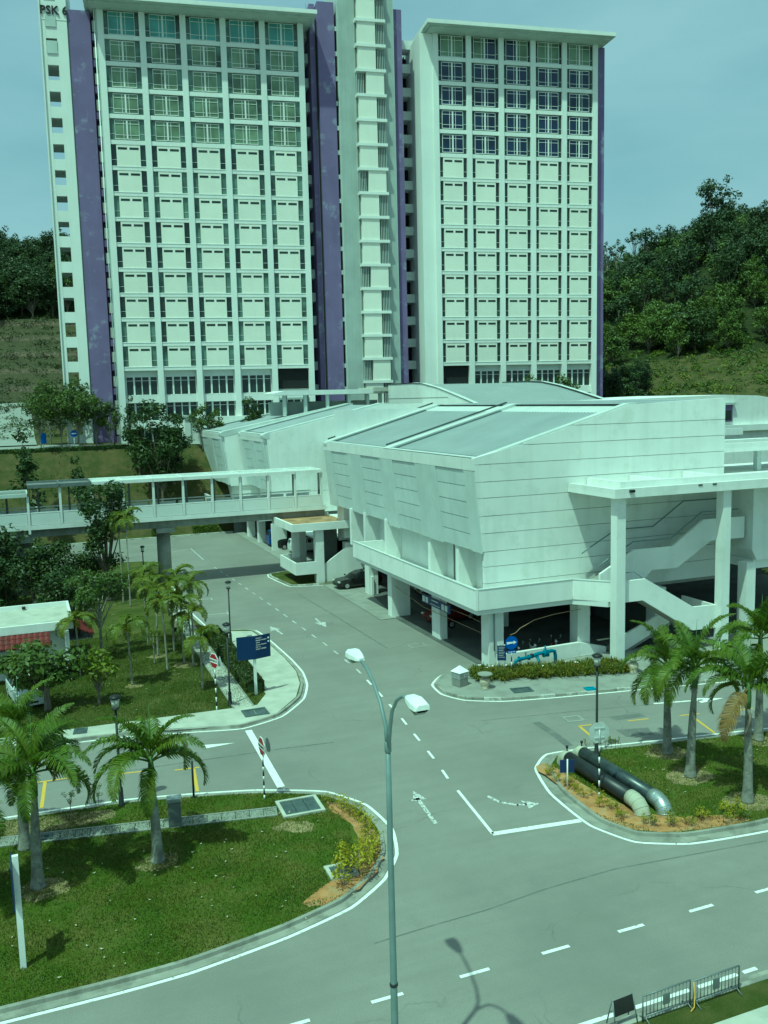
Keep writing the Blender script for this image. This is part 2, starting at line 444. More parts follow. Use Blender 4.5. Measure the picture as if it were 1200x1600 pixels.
# ================================================================== SETTING
def sstep(x, a, b):
    t = min(1, max(0, (x - a) / (b - a))); return t * t * (3 - 2 * t)
def lerp_pts(x, pts):
    if x <= pts[0][0]: return pts[0][1]
    for (a, p), (b, q) in zip(pts, pts[1:]):
        if x <= b: return p + (q - p) * (x - a) / (b - a)
    return pts[-1][1]
def wob(x, y): return math.sin(x * .13 + 1.3 * math.sin(y * .09)) + .6 * math.sin(y * .21 + x * .05) + .4 * math.sin(x * .37 - y * .3)
def terrain(X, Y):
    if Y < 114.8: return -.06 if X < 62 else -.06 + 11.5 * sstep(.64 * X + .77 * Y, 105, 140) * sstep(Y, 60, 110)
    z = lerp_pts(Y, [(115.2, 0), (126.4, 10.5), (128, 10.7), (134, 11.3), (150, 11.6)])
    if X > 62: z = max(z, 11.5 * sstep(.64 * X + .77 * Y, 105, 140))
    hl = 0
    if Y > 145:
        w = 1 - sstep(X, 40, 90)
        hl = lerp_pts(Y, [(148, 0), (184, 9.8), (218, 26), (235, 32), (300, 52), (420, 58), (700, 30), (1200, 0)])
        hl = (hl + .75 * math.sin(hl * 1.75 + .3 * wob(X, Y)) * min(1, hl / 3) + .25 * wob(X, Y)) * w
    s, t = .64 * X + .77 * Y, .77 * X - .64 * Y
    hr = 0
    if s > 150 and X > 55:
        hr = lerp_pts(s, [(156, 0), (172, 5.2), (180, 6.6), (196, 13), (225, 27), (262, 40), (330, 48), (460, 46), (800, 20), (1300, 0)])
        hr *= lerp_pts(t, [(-60, .5), (-25, .74), (-8, .88), (12, 1.08), (30, 1.02), (120, .7)]) * sstep(X, 62, 92)
        hr += .5 * wob(X * 1.3, Y) * min(1, hr / 3)
    return z + hl + hr
xs = [-900, -600, -400, -250, -160, -110, -80] + list(np.arange(-60, 240, 4.0)) + [245, 260, 290, 340, 420, 550, 750, 1000]
ys = [-300, -150, -60, 0, 60, 80, 90, 100, 108, 112, 114.7, 115.2] + list(np.arange(117, 330, 2.4)) + [335, 350, 380, 430, 520, 700, 950, 1400]
gv = [(x, y, terrain(x, y)) for y in ys for x in xs]
nx = len(xs)
gf = [(j * nx + i, j * nx + i + 1, (j + 1) * nx + i + 1, (j + 1) * nx + i) for j in range(len(ys) - 1) for i in range(nx - 1)]
g = MB().add(gv, gf, True)
go = struct('ground', g, 'hill_grass')
go.data.materials.append(MATS['hill_scrub']); go.data.materials.append(MATS['terrace_hill'])
for p in go.data.polygons:
    c = p.center
    if (c.x > 70 and .64 * c.x + .77 * c.y > 192) or (c.x < 60 and c.y > 212): p.material_index = 1
    elif c.x < 60 and c.y > 150: p.material_index = 2

# asphalt: one sheet, then lawns and pavements raised on it
RZ = .0
struct('road', MB().sheet([(-120, 18.0), (160, 18.0), (160, 30), (62, 47.4), (25.4, 47.4), (25.4, 114.6), (-120, 114.6)], RZ), 'asphalt')

def island(name, pts, top, label_top=None, gutter=.42, line='line_white', kerbw=.16, kerbh=.13, smoothk=5, stones=False, edge=True):
    p = pts if area(pts) > 0 else pts[::-1]
    p = smooth_closed(p, smoothk) if smoothk else p
    root = struct(name, MB().add([(*q, kerbh - .015) for q in inset(p, gutter + kerbw - .01)], [list(range(len(p)))]), top)
    if edge:
        mb = MB(); ring(mb, inset(p, -.06), inset(p, .07), .006, .006); mb.build('edge_line', line, root)
    if gutter > .1:
        mb = MB(); ring(mb, inset(p, .1), inset(p, gutter + .02), .010, .012); mb.build('gutter', 'kerb', root)
    a, b, c = inset(p, gutter), inset(p, gutter + .02), inset(p, gutter + kerbw)
    if stones:
        d = 0; run = []
        n = len(p); cnt = 0
        for i in range(n):
            j = (i + 1) % n
            L = (Vector(a[j]) - Vector(a[i])).length
            if L > 14: continue
            m_ = max(1, int(round(L / .55)))
            for q in range(m_):
                t0, t1 = q / m_ + .012 / max(L / m_, .01) / m_, (q + 1) / m_ - .012 / max(L / m_, .01) / m_
                def lp(u, v, t): return (u[0] + (v[0] - u[0]) * t, u[1] + (v[1] - u[1]) * t)
                hz = kerbh + rnd.uniform(-.012, .012)
                if cnt < 120:
                    mb = MB()
                    P = [lp(a[i], a[j], t0), lp(a[i], a[j], t1), lp(c[i], c[j], t1), lp(c[i], c[j], t0)]
                    mb.prism(P, 0, hz); mb.build('kerbstone', rnd.choice(['kerb', 'kerb_white', 'kerb']), root); cnt += 1
    else:
        mb = MB(); ring(mb, a, b, .0, kerbh); ring(mb, b, c, kerbh, kerbh); ring(mb, c, inset(p, gutter + kerbw + .01), kerbh, kerbh - .03)
        mb.build('kerb', 'kerb', root)
    return root, inset(p, gutter + kerbw)

A_pts = [(-40, 25.0), (-14, 25.0), (-6, 25.0), (-1.56, 25.0), (1.5, 25.0), (3.6, 25.1), (6.66, 25.65), (9.02, 26.4), (10.64, 27.57), (11.72, 29.0), (12.31, 30.9), (12.15, 33.3), (11.04, 35.2), (8.4, 36.6), (5.8, 37.4), (3.2, 38.0), (.2, 38.25), (-6, 38.6), (-14, 38.8), (-40, 39)]
B_pts = [(60, 24.7), (40, 24.75), (30, 24.8), (25.06, 24.85), (21.88, 25.25), (20.1, 26.2), (19.35, 28.0), (19.5, 31.05), (20.28, 33.5), (21.6, 34.7), (24, 34.5), (26.34, 34.07), (33.06, 32.91), (42, 31.3), (60, 28)]
C_pts = [(62, 34.8), (44, 38.0), (38, 39.1), (32.34, 40.19), (26.34, 41.28), (23.4, 42.0), (21.6, 43.1), (20.92, 44.53), (21.16, 46.32), (22.44, 47.7), (25.3, 48.2), (25.38, 47.36), (62, 47.36)]
D_pts = [(-60, 46.6), (-16, 46.4), (-6, 46.2), (.42, 45.9), (4.04, 45.5), (7.5, 44.6), (9.53, 44.1), (11.8, 44.94), (13.7, 47.2), (14.62, 49.53), (15.1, 52), (15.25, 55.06), (15.2, 60.34), (15.0, 63.2), (14.3, 63.9), (12.2, 64.5), (11.95, 66), (11.7, 72), (11.9, 80), (12.2, 90), (12.6, 94), (11.6, 97), (7, 98.2), (-14, 98.6), (-60, 98.8)]
E_pts = [(-60, 18.6), (-60, 17.9), (-60, -30), (120, -30), (120, 18.6)]
F_pts = [(21.2, 83.8), (21.3, 79), (21.6, 77.2), (23.5, 76.6), (27, 76.4), (27, 84)]
lawnA, polyA = island('lawn', A_pts, 'lawn_green')
lawnB, polyB = island('lawn', B_pts, 'lawn_green', gutter=.5)
paveC, polyC = island('pavement', C_pts, 'concrete', gutter=.16, stones=True, smoothk=4)
lawnD, polyD = island('lawn', D_pts, 'lawn', gutter=.22)
islF, polyF = island('traffic_island', F_pts, 'lawn', gutter=.15, stones=True, smoothk=3)
# near verge with kerb, grass strip and concrete footway
vg = struct('verge', MB().sheet([(-60, 17.2), (120, 17.2), (120, 18.06), (-60, 18.06)], .115), 'lawn')
MB().box(-60, 120, 18.06, 18.22, 0, .13).build('kerb', 'kerb', vg)
MB().box(-60, 120, 18.22, 18.5, 0, .012).build('gutter', 'kerb', vg)
struct('footway', MB().box(-60, 120, -20, 17.2, 0, .135), 'pale_concrete')
# back strip behind the far road
bk = struct('far_verge', MB().box(-60, 24.5, 114.0, 115.6, -.05, .1), 'lawn')
MB().box(-60, 24.5, 113.7, 114.0, 0, .14).build('kerb', 'kerb_white', bk)
# paved corner, footpaths on the left lawn
pv = [(5.5, 45.32), (7.7, 44.75), (9.5, 44.4), (11.5, 45.1), (13.3, 47.35), (14.2, 49.6), (14.68, 52), (14.83, 55.06), (14.78, 60.3), (14.55, 62.9), (13.0, 63.6), (12.3, 60), (12.1, 52), (11.9, 48.6), (11.0, 47.0), (5.5, 47.3), (-6, 48.0), (-40, 48.2), (-40, 46.9), (-6, 46.65), (.5, 46.3), (4, 45.85)]
struct('pavement', MB().add([(x, y, .128) for x, y in pv], [list(range(len(pv)))]), 'pale_concrete')
def slab_path(name, p0, p1, w, n, z, m='pale_concrete', gap=.03, edge=True):
    a, b = Vector(p0), Vector(p1); d = b - a; L = d.length; ang = math.atan2(d.y, d.x); l = L / n
    root = empty(name, (a.x, a.y, 0), ang, kind='structure')
    me = bmesh_box(gap / 2, l - gap / 2, -w / 2, w / 2, .02, z, 'slab')
    for i in range(n): piece('slab', me, m, root, (i * l, 0, rnd.uniform(-.006, .006)))
    if edge:
        for s in (-1, 1): MB().box(0, L, s * (w / 2 + .05) - .045, s * (w / 2 + .05) + .045, 0, z + .02).build('kerb', 'concrete', root)
    return root
slab_path('drain_path', (10.25, 46.95), (10.75, 80), .95, 40, .145)
slab_path('drain_path', (-4.5, 36.4), (8.6, 34.0), .62, 24, .14, 'concrete')

# ---- road markings and tar seams
def mark(name, polys, m):
    mb = MB()
    for p in polys: mb.sheet(p if area(p) > 0 else p[::-1], .008)
    return struct(name, mb, m)
def bar(p, q, w):
    a, b = Vector(p), Vector(q); d = (b - a).normalized(); n = Vector((-d.y, d.x)) * w / 2
    return [tuple(a - n), tuple(b - n), tuple(b + n), tuple(a + n)]
for k in range(-6, 16): mark('lane_dash', [bar((10.65 + 2.72 * k, 21.76), (11.60 + 2.72 * k, 21.76), .13)], 'line_white')
mark('edge_line', [bar((-60, 18.68), (16.2, 18.68), .14), bar((16.5, 18.68), (17.9, 18.68), .14), bar((18.1, 18.68), (18.6, 18.68), .14), bar((21, 18.68), (120, 18.68), .14)], 'line_white')
cpts = [Vector(p) for p in ((16.3, 34.2), (16.62, 36.0), (17.53, 42.93), (18.27, 50.79), (18.36, 56.35), (18.25, 61.5), (18.1, 69.96), (17.8, 80), (17.3, 92))]
def along(pts, s):
    for a, b in zip(pts, pts[1:]):
        l = (b - a).length
        if s <= l: return a + (b - a) * s / l
        s -= l
    return pts[-1]
s = 0
while s < 57:
    mark('centre_dash', [bar(tuple(along(cpts, s)), tuple(along(cpts, s + .95)), .12)], 'line_worn' if s > 14 else 'line_white'); s += 2.3
mark('solid_line', [bar((16.15, 32.96), (15.64, 28.95), .13)], 'line_white')
mark('stop_line', [bar((15.62, 28.95), (19.25, 28.49), .28)], 'line_white')
mark('stop_line', [bar((9.74, 43.75), (9.43, 36.45), .34)], 'line_white')
mark('straight_arrow', [bar((14.03, 30.6), (14.3, 33.0), .16), [(14.05, 32.85), (14.62, 32.75), (14.42, 33.7)], [(13.8, 33.0), (14.2, 32.7), (14.25, 32.9)]], 'line_worn')
mark('turn_arrow', [bar((17.02, 31.95), (17.2, 31.2), .16), bar((17.2, 31.25), (17.75, 30.65), .16), bar((17.7, 30.7), (18.1, 30.6), .17), [(18.0, 30.2), (18.05, 31.0), (18.6, 30.45)]], 'line_worn')
mark('straight_arrow', [bar((16.43, 61.4), (16.36, 62.8), .17), [(15.9, 62.6), (16.7, 62.9), (16.2, 64.0)]], 'line_worn')
mark('straight_arrow', [bar((19.96, 64.8), (19.9, 63.4), .17), [(19.5, 63.5), (20.3, 63.4), (19.88, 61.9)]], 'line_worn')
mark('arrow_head', [[(7.2, 42.25), (8.75, 42.36), (7.25, 42.75)]], 'line_white')
mark('bay_line', [bar((-.19, 38.7), (.02, 41.45), .15), bar((-.7, 41.55), (1.3, 41.4), .11)], 'line_yellow')
mark('bay_line', [bar((6.04, 37.55), (6.33, 40.15), .15), bar((5.5, 40.25), (6.6, 40.12), .11)], 'line_yellow')
mark('bay_line', [bar((2.9, 40.95), (4.4, 40.7), .11)], 'line_yellow')
mark('bay_line', [bar((24.7, 35.6), (24.98, 37.1), .13), bar((24.95, 37.12), (25.65, 37.0), .11)], 'line_yellow')
mark('bay_line', [bar((27.59, 36.66), (28.7, 36.46), .11)], 'line_yellow')
mark('bay_line', [bar((30.4, 36.15), (31.5, 35.95), .11), bar((30.95, 36.0), (30.3, 33.5), .13)], 'line_yellow')
mark('bay_line', [bar((33.2, 35.6), (34.5, 35.4), .11)], 'line_yellow')
mark('straight_arrow', [bar((30.4, 38.2), (33.1, 37.55), .16), [(32.7, 37.2), (34.3, 37.3), (32.9, 37.95)]], 'line_white')
mark('bay_line', [bar((12.2, 70.0), (14.3, 69.7), .1), bar((14.25, 69.3), (14.32, 70.1), .1)], 'line_worn')
mark('bay_line', [bar((12.1, 75.9), (14.2, 75.6), .1), bar((14.15, 75.2), (14.22, 76), .1)], 'line_worn')
mark('bay_line', [bar((14.9, 101.9), (17.3, 103.4), .11), bar((17.3, 103.4), (17.2, 95.1), .11)], 'line_worn')
def seam(pts, w, m='tar'): struct('tar_seam', MB().ribbon(pts, w, .005), m)
seam([(9.0, 24.28), (10.8, 24.4), (12.97, 24.49), (15.4, 24.8), (18.24, 24.92), (21.5, 24.6), (24.5, 24.3)], .06, 'tar_patch')
seam([(23.34, 38.5), (23.26, 36.45), (23.1, 35.1)], .42, 'tar_patch')
seam([(21.3, 74.0), (21.55, 66), (21.65, 59.94), (21.75, 54.6)], .09)
seam([(-4, 41.6), (6.41, 40.93), (10.61, 40.65), (13.1, 40.36)], .07)
seam([(20.9, 39.9), (26, 39.0), (36, 37.0)], .05)
struct('tar_patch', MB().sheet([(27.0, 37.6), (28.9, 37.3), (28.8, 36.8), (27.1, 37.0)], .004), 'tar_patch')
struct('tar_patch', MB().sheet([(26.3, 35.9), (27.9, 35.5), (27.6, 34.6), (26.2, 34.9)], .004), 'tar_patch')
# bare soil, mulch and dry patches on the lawns
def blob(name, pts, m, z=.122, seed=0):
    p = smooth_closed(pts, 5); rr = random.Random(seed)
    p = [(x + rr.uniform(-.07, .07), y + rr.uniform(-.07, .07)) for x, y in p]
    return struct(name, MB().add([(x, y, z) for x, y in p], [list(range(len(p)))]), m)
blob('mulch_bed', [(9.4, 27.1), (10.4, 27.9), (11.2, 29.0), (11.6, 30.4), (11.55, 32.0), (11.2, 33.6), (10.7, 34.0), (10.6, 33.2), (10.9, 31.8), (10.75, 30.2), (10.1, 29.0), (8.9, 28.1), (7.6, 27.1), (8.2, 26.75)], 'soil', .121, 1)
blob('mulch_bed', [(20.2, 33.4), (20.1, 31), (19.95, 28.6), (20.3, 27.1), (21.2, 26.25), (23, 25.75), (25.0, 25.6), (24.6, 26.3), (22.8, 26.9), (21.6, 28.0), (21.2, 30), (21.1, 32.6), (20.8, 33.6)], 'soil', .121, 2)
for i, (x, y, r) in enumerate(((26.49, 32.3, .95), (25.68, 29.8, 1.0), (26.06, 26.9, 1.0), (31.3, 31.72, .8), (3.6, 31.9, .75), (-.3, 31.7, .9), (5.2, 53.5, .5), (8.7, 56.5, .8), (7.4, 59.2, .6))):
    rr = random.Random(40 + i)
    blob('dry_ring', [(x + r * rr.uniform(.8, 1.25) * math.cos(t), y + r * rr.uniform(.75, 1.1) * math.sin(t)) for t in np.arange(0, 6.28, .7)], 'dry_grass', .124, 60 + i)
blob('dry_patch', [(-4, 36.6), (-1, 36.3), (1.5, 36.0), (2.6, 36.4), (2.4, 37.1), (0, 37.5), (-4, 37.8)], 'dry_grass', .122, 9)
blob('dry_patch', [(8.0, 32.6), (9.2, 31.8), (9.6, 32.4), (8.9, 33.0)], 'dry_grass', .1215, 10)
# upper road on the terrace
ur = MB(); path = [(-60, 133), (-20, 131.5), (0, 130.2), (9, 129.6), (16, 129.4), (24, 128.6)]
for (a, b) in zip(path, path[1:]):
    n = 6
    for i in range(n):
        t0, t1 = i / n, (i + 1) / n
        p, q = [(a[0] + (b[0] - a[0]) * t, a[1] + (b[1] - a[1]) * t) for t in (t0, t1)]
        w = 1.1 if p[0] > 6 else 2.4
        ur.add([(p[0], p[1] - w, terrain(p[0], p[1] - w) + .12), (q[0], q[1] - w, terrain(q[0], q[1] - w) + .12), (q[0], q[1] + w, terrain(q[0], q[1] + w) + .12), (p[0], p[1] + w, terrain(p[0], p[1] + w) + .12)], [(0, 1, 2, 3)])
for i in range(9):
    for j in range(8):
        P = [(-30 + 3.6 * (i + a) if i + a < 9 else 2.2, 132 + 4 * (j + b)) for a, b in ((0, 0), (1, 0), (1, 1), (0, 1))]
        ur.add([(x, y, max(terrain(x, y), 11.2) + .18) for x, y in P], [(0, 1, 2, 3)])
struct('upper_road', ur, 'upper_road')

# grass blades on the lawns: nobody could count them
def in_poly(px, py, poly):
    ins = np.zeros(len(px), bool); n = len(poly)
    for i in range(n):
        x1, y1 = poly[i]; x2, y2 = poly[(i + 1) % n]
        c = ((y1 > py) != (y2 > py)) & (px < (x2 - x1) * (py - y1) / (y2 - y1 + 1e-12) + x1)
        ins ^= c
    return ins
def tri_mesh(name, V):                   # V: (n, k, 3) polygons with k corners
    n, k = V.shape[:2]
    me = bpy.data.meshes.new(name)
    me.vertices.add(n * k); me.vertices.foreach_set('co', V.astype(np.float32).ravel())
    me.loops.add(n * k); me.loops.foreach_set('vertex_index', np.arange(n * k, dtype=np.int32))
    me.polygons.add(n); me.polygons.foreach_set('loop_start', np.arange(0, n * k, k, dtype=np.int32))
    me.update(calc_edges=True); return me
def blades(poly, n, box, seed, excl, h=(.03, .10), label='short green grass blades', parent=None):
    rs = np.random.RandomState(seed)
    x = rs.uniform(box[0], box[1], n); y = rs.uniform(box[2], box[3], n)
    ok = in_poly(x, y, poly)
    for e in excl: ok &= ~in_poly(x, y, e)
    dens = .5 + .5 * np.sin(x * 1.1 + 1.7 * np.sin(y * .8)) * np.sin(y * 1.3 + x * .4)
    ok &= rs.uniform(0, 1, n) < .35 + .65 * dens
    x, y = x[ok], y[ok]; n = len(x)
    a = rs.uniform(0, 6.28, n); hh = rs.uniform(h[0], h[1], n); w = rs.uniform(.008, .02, n); ln = rs.normal(0, .03, (n, 2))
    V = np.zeros((n, 3, 3)); dx, dy = np.cos(a) * w, np.sin(a) * w
    V[:, 0] = np.stack([x - dx, y - dy, np.full(n, .11)], 1); V[:, 1] = np.stack([x + dx, y + dy, np.full(n, .11)], 1)
    V[:, 2] = np.stack([x + ln[:, 0], y + ln[:, 1], .115 + hh], 1)
    return link('grass', tri_mesh('grass', V), 'blade', None, label=label, cat='grass', kind='stuff')
mulchA = [(9.4, 27.1), (11.6, 30.4), (10.7, 34.0), (10.9, 31.8), (10.1, 29.0), (7.6, 27.1)]
mulchB = [(20.2, 33.4), (19.95, 28.6), (21.2, 26.25), (25.0, 25.6), (22.8, 26.9), (21.2, 30), (20.8, 33.6)]
blades(polyA, 190000, (-6, 12.5, 25, 38.5), 1, [mulchA], label='short mown grass on the rounded lawn in the left foreground')
blades(polyB, 110000, (19, 38, 24.5, 35), 2, [mulchB], label='short mown grass on the right lawn under the palms')
blades(polyD, 120000, (-4, 12, 46.5, 66), 3, [pv], (.04, .13), label='grass on the lawn below the thin palms')
rs_ = np.random.RandomState(5); LL = []
for i in range(170):
    x, y = (rs_.uniform(-3, 10), rs_.uniform(26, 34)) if i < 80 else ((rs_.uniform(0, 10), rs_.uniform(48, 58)) if i < 125 else (rs_.uniform(22, 33), rs_.uniform(26, 33)))
    a = rs_.uniform(0, 6.28); s_ = rs_.uniform(.035, .075)
    LL.append([(x + s_ * math.cos(a + k * 1.57) * (1 if k % 2 else .5), y + s_ * math.sin(a + k * 1.57) * (1 if k % 2 else .5), .17 + .02 * (k % 2)) for k in range(4)])
link('leaf_litter', tri_mesh('leaf_litter', np.array(LL)), 'leaf_litter', None, label='small pale fallen leaves scattered over the lawns', cat='leaves', kind='stuff')

# ================================================================== TOWERS
T0 = (26.22, 130.14); TROT = R(-8.2)
FH, SILL, TB, TT = 3.36, 21.4, 10.9, 68.44
def tower_loc(u, y=0): return (T0[0] + u * math.cos(TROT) - y * math.sin(TROT), T0[1] + u * math.sin(TROT) + y * math.cos(TROT), 0)

def window_kit(w, h, gl, kind):
    """frame mesh and pane mesh for one bay window, origin at its lower left corner, front at y=0"""
    f = MB(); t = .055
    f.box(0, w, 0, .12, 0, t * 1.3); f.box(0, w, 0, .12, h - t * 1.3, h)
    f.box(0, t, .005, .11, t * 1.3, h - t * 1.3); f.box(w - t, w, .005, .11, t * 1.3, h - t * 1.3)
    c = w / 2
    f.box(c - .11, c + .11, -.02, .125, t * 1.3, h - t * 1.3)
    f.box(w * .36 - .028, w * .36 + .028, .01, .1, t * 1.3, h - t * 1.3) if kind else None
    f.box(w * .64 - .028, w * .64 + .028, .01, .1, t * 1.3, h - t * 1.3) if kind else None
    for z in ((h * .22, h * .8) if kind else (h * .78,)):
        f.box(t, c - .14, .008, .1, z - .026, z + .026); f.box(c + .14, w - t, .008, .1, z - .026, z + .026)
    p = MB().box(t, c - .14, .06, .085, t, h - t)
    return f.mesh('window'), p.mesh('pane'), c + .14 - t

def office_tower(name, label, u0, bayw, gcol, topcol, loc_u):
    root = empty(name, tower_loc(u0), TROT, label=label, cat='building', group=None)
    W = bayw * 5
    MB().box(.3, W - .3, .75, 14, TB, TT - .2).build('wall', 'tower_beam', root)
    pil = MB().box(-.40, .40, -.2, .8, TB, TT - .02).mesh('pillar')
    for i in range(6): piece('pillar', pil, 'tower_white', root, (i * bayw, 0, 0))
    # floor beams, one piece per bay and storey
    bm = bmesh_box(.40, bayw - .40, -.06, .76, -.28, .27, 'beam'); bl = bmesh_box(.40, bayw - .40, -.10, -.06, .16, .22, 'ledge')
    pw = 3.12; px = (bayw - pw) / 2
    panel = bmesh_box(px, px + pw, -.02, .77, .27, 3.08, 'panel')
    slit = bmesh_box(0, 1.2, -.035, -.018, 0, .30, 'slit_window')
    sw = px - .40
    sf = MB(); sf.box(0, sw, .16, .74, 0, 2.80); strip = sf.mesh('side_window')
    mu = MB()
    for z in (.8,): mu.box(0, sw, .12, .165, z, z + .04)
    mull = mu.mesh('mullion')
    wf, wp, pstep = window_kit(pw + .1, 2.5, gcol, True)
    tf_, tp_, tstep = window_kit(pw + .3, 2.9, topcol, True)
    rr = random.Random(int(u0 * 7) + 99)
    for k in range(14):
        z = SILL + k * FH
        for b in range(5):
            x = b * bayw
            bo = piece('beam', bm, 'tower_white', root, (x, 0, z)); piece('ledge', bl, 'tower_white', bo, (0, 0, 0)) if k < 9 else None
            dark = rr.random() < .38
            for q, sx in enumerate((x + .40, x + bayw - .40 - sw)):
                so = link('side_window', strip.copy() if False else strip, None, root, (sx, 0, z + .29))
                if not so.data.materials: so.data.materials.append(MATS['glass_strip'])
                so.material_slots[0].link = 'OBJECT'
                so.material_slots[0].material = MATS['glass_dark' if (dark or (gcol == 'glass_blue' and k < 13)) and k < 9 else ('glass_strip' if k < 9 or gcol == 'glass_green' else 'glass_dark')]
                piece('mullion', mull, 'tower_beam', so, (0, 0, 0))
            if k < 9:
                p = piece('panel', panel, 'tower_cream', root, (x, 0, z))
                for sx in (.2, 1.72): piece('slit_window', slit, 'glass_dark', p, (px + sx, 0, 2.42))
            else:
                last = k == 13
                w = piece('window', tf_ if last else wf, 'tower_white', root, (x + px - (.15 if last else .05), .05, z + (.34 if last else .42)))
                cols = [gcol, gcol]
                if last: cols = [topcol, topcol] if gcol != 'glass_blue' else [['glass_green', 'glass_green'], ['glass_green', 'glass_blue'], ['glass_blue', 'glass_green'], ['glass_green', 'glass_green'], ['glass_green', 'glass_green']][b]
                for q in range(2):
                    po = link('pane', tp_ if last else wp, None, w, (q * (tstep if last else pstep), 0, 0))
                    if not po.data.materials: po.data.materials.append(MATS[gcol])
                    po.material_slots[0].link = 'OBJECT'; po.material_slots[0].material = MATS[cols[q]]
    # open lower storeys
    lw, lp, ls = window_kit(2.1, 2.6, None, False)
    for b in range(5):
        x = b * bayw
        if (loc_u == 'L' and b == 4) or (loc_u == 'R' and b == 0):
            MB().box(x + .36, x + bayw - .36, .5, .76, SILL - 3.2, SILL - .3).build('recess_shade', 'void_shade', root)  # dark plate, shade of an open bay put into its colour
            MB().box(x + .36, x + bayw - .36, -.1, .3, SILL - 4.5, SILL - 3.5).build('balustrade', 'tower_white', root)
        for r_, z in enumerate((SILL - 3.7, SILL - 7.3, SILL - 10.4)):
            if ((loc_u == 'L' and b == 4) or (loc_u == 'R' and b == 0)) and r_ == 0: continue
            for q in range(2):
                w = piece('window', lw, 'tower_white', root, (x + .55 + q * (bayw - 1.1) / 2 + .05, .62, z))
                for h_ in range(2): piece('pane', lp, 'glass_dark', w, (h_ * ls, 0, 0))
        MB().box(x + .36, x + bayw - .36, .2, .74, SILL - 4.75, SILL - 3.75).build('spandrel', 'tower_white', root)
        MB().box(x + .36, x + bayw - .36, .2, .74, SILL - 8.35, SILL - 7.35).build('spandrel', 'tower_white', root)
    # flat roof with wide overhang
    rf = MB(); rf.box(-1.9, W + 1.9, -2.9, 15, TT + .25, TT + .75); rf.box(-1.3, W + 1.3, -2.2, 14.4, TT, TT + .26)
    rf.build('roof', 'tower_grey', root)
    MB().box(-1.95, W + 1.95, -2.96, -2.88, TT + .3, TT + .82).build('fascia', 'tower_white', root)
    MB().box(-1.96, -1.88, -2.88, 15, TT + .3, TT + .82).build('fascia', 'tower_white', root)
    return root, W

lt, LW = office_tower('office_tower', 'left high-rise block with green glass upper windows and purple end wall', -12.6, 5.34, 'glass_green', 'glass_teal', 'L')
rt, RW = office_tower('office_tower', 'right high-rise block with dark blue upper windows beside the forest hill', 33.7, 5.03, 'glass_blue', 'glass_green', 'R')

# left block: end wing with loggia openings, purple wall and letters
o = -7.6
for nm, x0, x1, y0, y1 in (('end_wall', o + .02, o + .55, .9, 1.3), ('end_wall', o + 1.95, o + 3.3, .9, 1.3), ('end_wall', o - .15, o + .02, .7, 6)):
    MB().box(x0, x1, y0, y1, TB, TT + 3).build(nm, 'tower_white', lt)
MB().box(o + 3.3, o + 3.5, 1.4, 6, TB, TT + 3).build('end_wall', 'tower_grey', lt)
lint = bmesh_box(o + .55, o + 1.95, .92, 1.28, -.72, .72, 'lintel'); flo = bmesh_box(o + .02, o + 3.3, 1.31, 6, -.12, .12, 'loggia_floor'); rail = bmesh_box(o + .02, o + 3.3, 5.6, 5.8, -.18, .55, 'loggia_beam')
for k in range(-3, 15):
    z = SILL + k * FH
    if z < TB: continue
    lo = piece('lintel', lint, 'tower_white', lt, (0, 0, z + .4)); piece('loggia_floor', flo, 'tower_beam', lt, (0, 0, z)); piece('loggia_beam', rail, 'tower_grey', lt, (0, 0, z))
    if k >= 12: MB().box(o + .58, o + 1.92, .8, .9, z + 1.1, z + 2.7).build('louvre_panel', 'tower_grey', lt)
MB().box(o + .02, o + 3.3, .86, .9, TT - 1.4, TT + 3).build('sign_wall', 'tower_white', lt)
tm = text_mesh('PSK 6', 1.45, ext=.08, bold=.02)
tx = link('lettering', tm, 'black_paint', lt, (o + 1.75, .78, TT - .25)); tx.rotation_euler = (R(90), 0, 0)
MB().box(o + 3.5, o + 6.25, 1.0, 8, TB, TT + .1).build('purple_wall', 'purple', lt)
gw = MB().box(o + 6.25, o + 7.3, 3.0, 3.3, TB, TT).build('recess_wall', 'purple', lt)
pb = bmesh_box(o + 6.3, o + 7.25, 1.2, 2.9, -.45, .45, 'landing_wall'); pn = bmesh_box(o + 6.45, o + 7.2, 1.35, 1.45, .5, 1.9, 'landing_panel')
for k in range(-3, 14):
    z = SILL + k * FH + .3
    if z < TB: continue
    piece('landing_wall', pb, 'purple', lt, (0, 0, z))
    piece('landing_panel', pn, 'tower_cream' if k < 9 else 'glass_teal', lt, (0, 0, z + .2))
MB().box(-.62, -.4, -.1, .75, TB, TT).build('corner_pillar', 'tower_grey', lt)
dp = MB().tube([(-.75, -.2, TB), (-.75, -.2, TT)], .07, 6).build('drain_pipe', 'tower_white', lt)

# right block: left return wall and purple right edge
MB().box(-2.3, -.40, .1, 8.5, TB + 5, TT - .02).build('return_wall', 'tower_white', rt)
MB().box(RW + .55, RW + 2.1, 1.0, 9, TB, TT + .1).build('purple_wall', 'purple', rt)
MB().box(RW + .36, RW + .55, .9, 8, TB, TT).build('end_wall', 'tower_white', rt)

